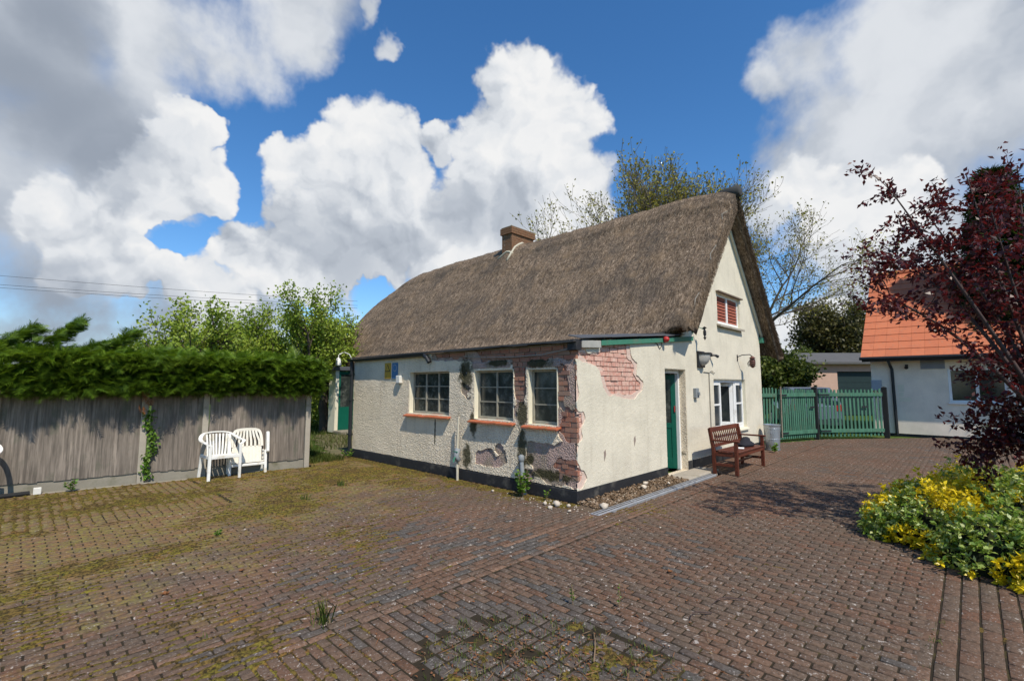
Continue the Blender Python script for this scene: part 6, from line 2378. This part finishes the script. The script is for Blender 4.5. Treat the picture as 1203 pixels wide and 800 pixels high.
leafy_weed(-.22, .84, .40, .16, 150, 'bright green leafy weed at the foot of the grey vent pipe', (.05, .09))
leafy_weed(-.16, .42, .16, .06, 32, 'small weed at the wall near the cottage corner', (.03, .05))
leafy_weed(-2.52, -1.80, .19, .02, 32, 'upright thin weed at the edge of the weedy patch', (.012, .026))
leafy_weed(-2.32, -2.08, .20, .02, 32, 'second upright weed right of the weedy patch edge', (.012, .026))
leafy_weed(-4.85, 6.15, .20, .12, 48, 'small weed at the foot of the fence near the white block', (.04, .07))
leafy_weed(7.55, -.48, .24, .12, 64, 'bright weed growing between the bench and the dustbin', (.06, .10))
leafy_weed(-.2, 6.35, .22, .25, 80, 'low weed at the foot of the downpipe', (.04, .07))
leafy_weed(-3.9, 2.05, .05, .07, 48, 'flat green weed in the paving on the left', (.02, .04))
# dead stalks strewn over the weedy patch
n = 420
P = np.stack([-3.3 + rw.normal(0, .40, n), -2.35 + rw.normal(0, .50, n), rw.uniform(.006, .02, n)], 1)
a_ = rw.uniform(0, 6.283, n)
D = np.stack([np.cos(a_), np.sin(a_), rw.normal(0, .08, n)], 1)
link('dead_stalks', leaf_mesh('dead_stalks', P, D, rw.uniform(.05, .16, n), rw.uniform(.0025, .005, n), rw, rw.uniform(.7, 1., n), .1, 1.5), 'litter_leaf', kind='stuff', label='dry stalks strewn over the weedy patch')
# fallen leaves and dry bits
n = 1500
P = np.stack([rw.uniform(-5.6, 2., n), rw.uniform(-4., 5.4, n), np.full(n, .006)], 1)
k_ = rw.random(n) < .6
P[k_, 0] = -3.35 + rw.normal(0, .42, k_.sum())
P[k_, 1] = -2.35 + rw.normal(0, .55, k_.sum())
P = P[~((P[:, 0] > -.05) & (P[:, 1] > -.6))]
n = len(P)
D = np.stack([rw.normal(size=n), rw.normal(size=n), rw.normal(0, .12, n)], 1)
link('leaf_litter', leaf_mesh('leaf_litter', P, D, rw.uniform(.012, .035, n), rw.uniform(.006, .02, n), rw, None, .3, 1.5), 'litter_leaf', kind='stuff', label='scattered dry leaves and debris on the paving')
for (x, y, sz_, lab) in ((-4.63, .62, .075, 'curled orange leaf on the mossy blocks at the lower left'), (-4.05, .72, .06, 'brown orange leaf right of the curled one'), (-1.42, -2.05, .06, 'single tan leaf on the blocks right of the upright weeds'), (-2.75, 1.3, .06, 'orange leaf out on the open paving before the house')):
    n = 5
    a_ = np.array([0, 1.1, -1.1, 2.0, -2.0]) + rw.uniform(0, 6)
    D = np.stack([np.cos(a_), np.sin(a_), np.full(5, .22)], 1)
    o = link('fallen_leaf', leaf_mesh('fallen_leaf', np.tile([[0, 0, 0.]], (5, 1)), D, sz_ * np.array([.7, .62, .62, .42, .42]), sz_ * .34, rw, np.full(5, .62 + .2 * rw.random()), .25, 1.5), 'litter_leaf')
    o.location = (x, y, .008)
    tag(o, lab, 'leaf')
for i, (x, y, a, ln, lab) in enumerate(((-1.55, -2.72, 2.4, .30, 'thin bent twig lying on bare paving right of the weedy patch'), (-1.95, -2.62, 2.6, .22, 'shorter dark twig lying beside the bent twig'), (-3.05, -2.35, .4, .34, 'pale dry stalk lying across the weedy patch'), (-3.4, -2.75, 1.2, .3, 'dry stalk at the near edge of the weedy patch'))):
    p = smooth_pts([(x, y, .012), (x + math.cos(a) * ln * .5, y + math.sin(a) * ln * .5 + .03, .022), (x + math.cos(a + .2) * ln, y + math.sin(a + .2) * ln, .012)], 5)
    o = MB().tube(p, [.005 - .003 * q / len(p) for q in range(len(p))], 5).build('twig', 'dry_twig' if i > 1 else 'twig_purple')
    tag(o, lab, 'twig')

# ------------------------------------------------------------------ overhead wires beyond the hedge
for (ya, yb, dz, lab) in ((318, 356, 0, 'lowest overhead wire crossing the sky above the hedge'), (314, 353, .35, 'middle overhead wire crossing the sky above the hedge'), (300, 348, .8, 'highest overhead wire crossing the sky above the hedge')):
    a, b = spot(-260, ya, 46), spot(420, yb + 6, 60)
    pts = [a + (b - a) * q + np.array([0, 0, -1.0 * 4 * q * (1 - q) * .35]) for q in np.linspace(0, 1, 14)]
    o = MB().tube(pts, .018, 5).build('overhead_wire', 'wire_black')
    tag(o, lab, 'wire', 'overhead wires')
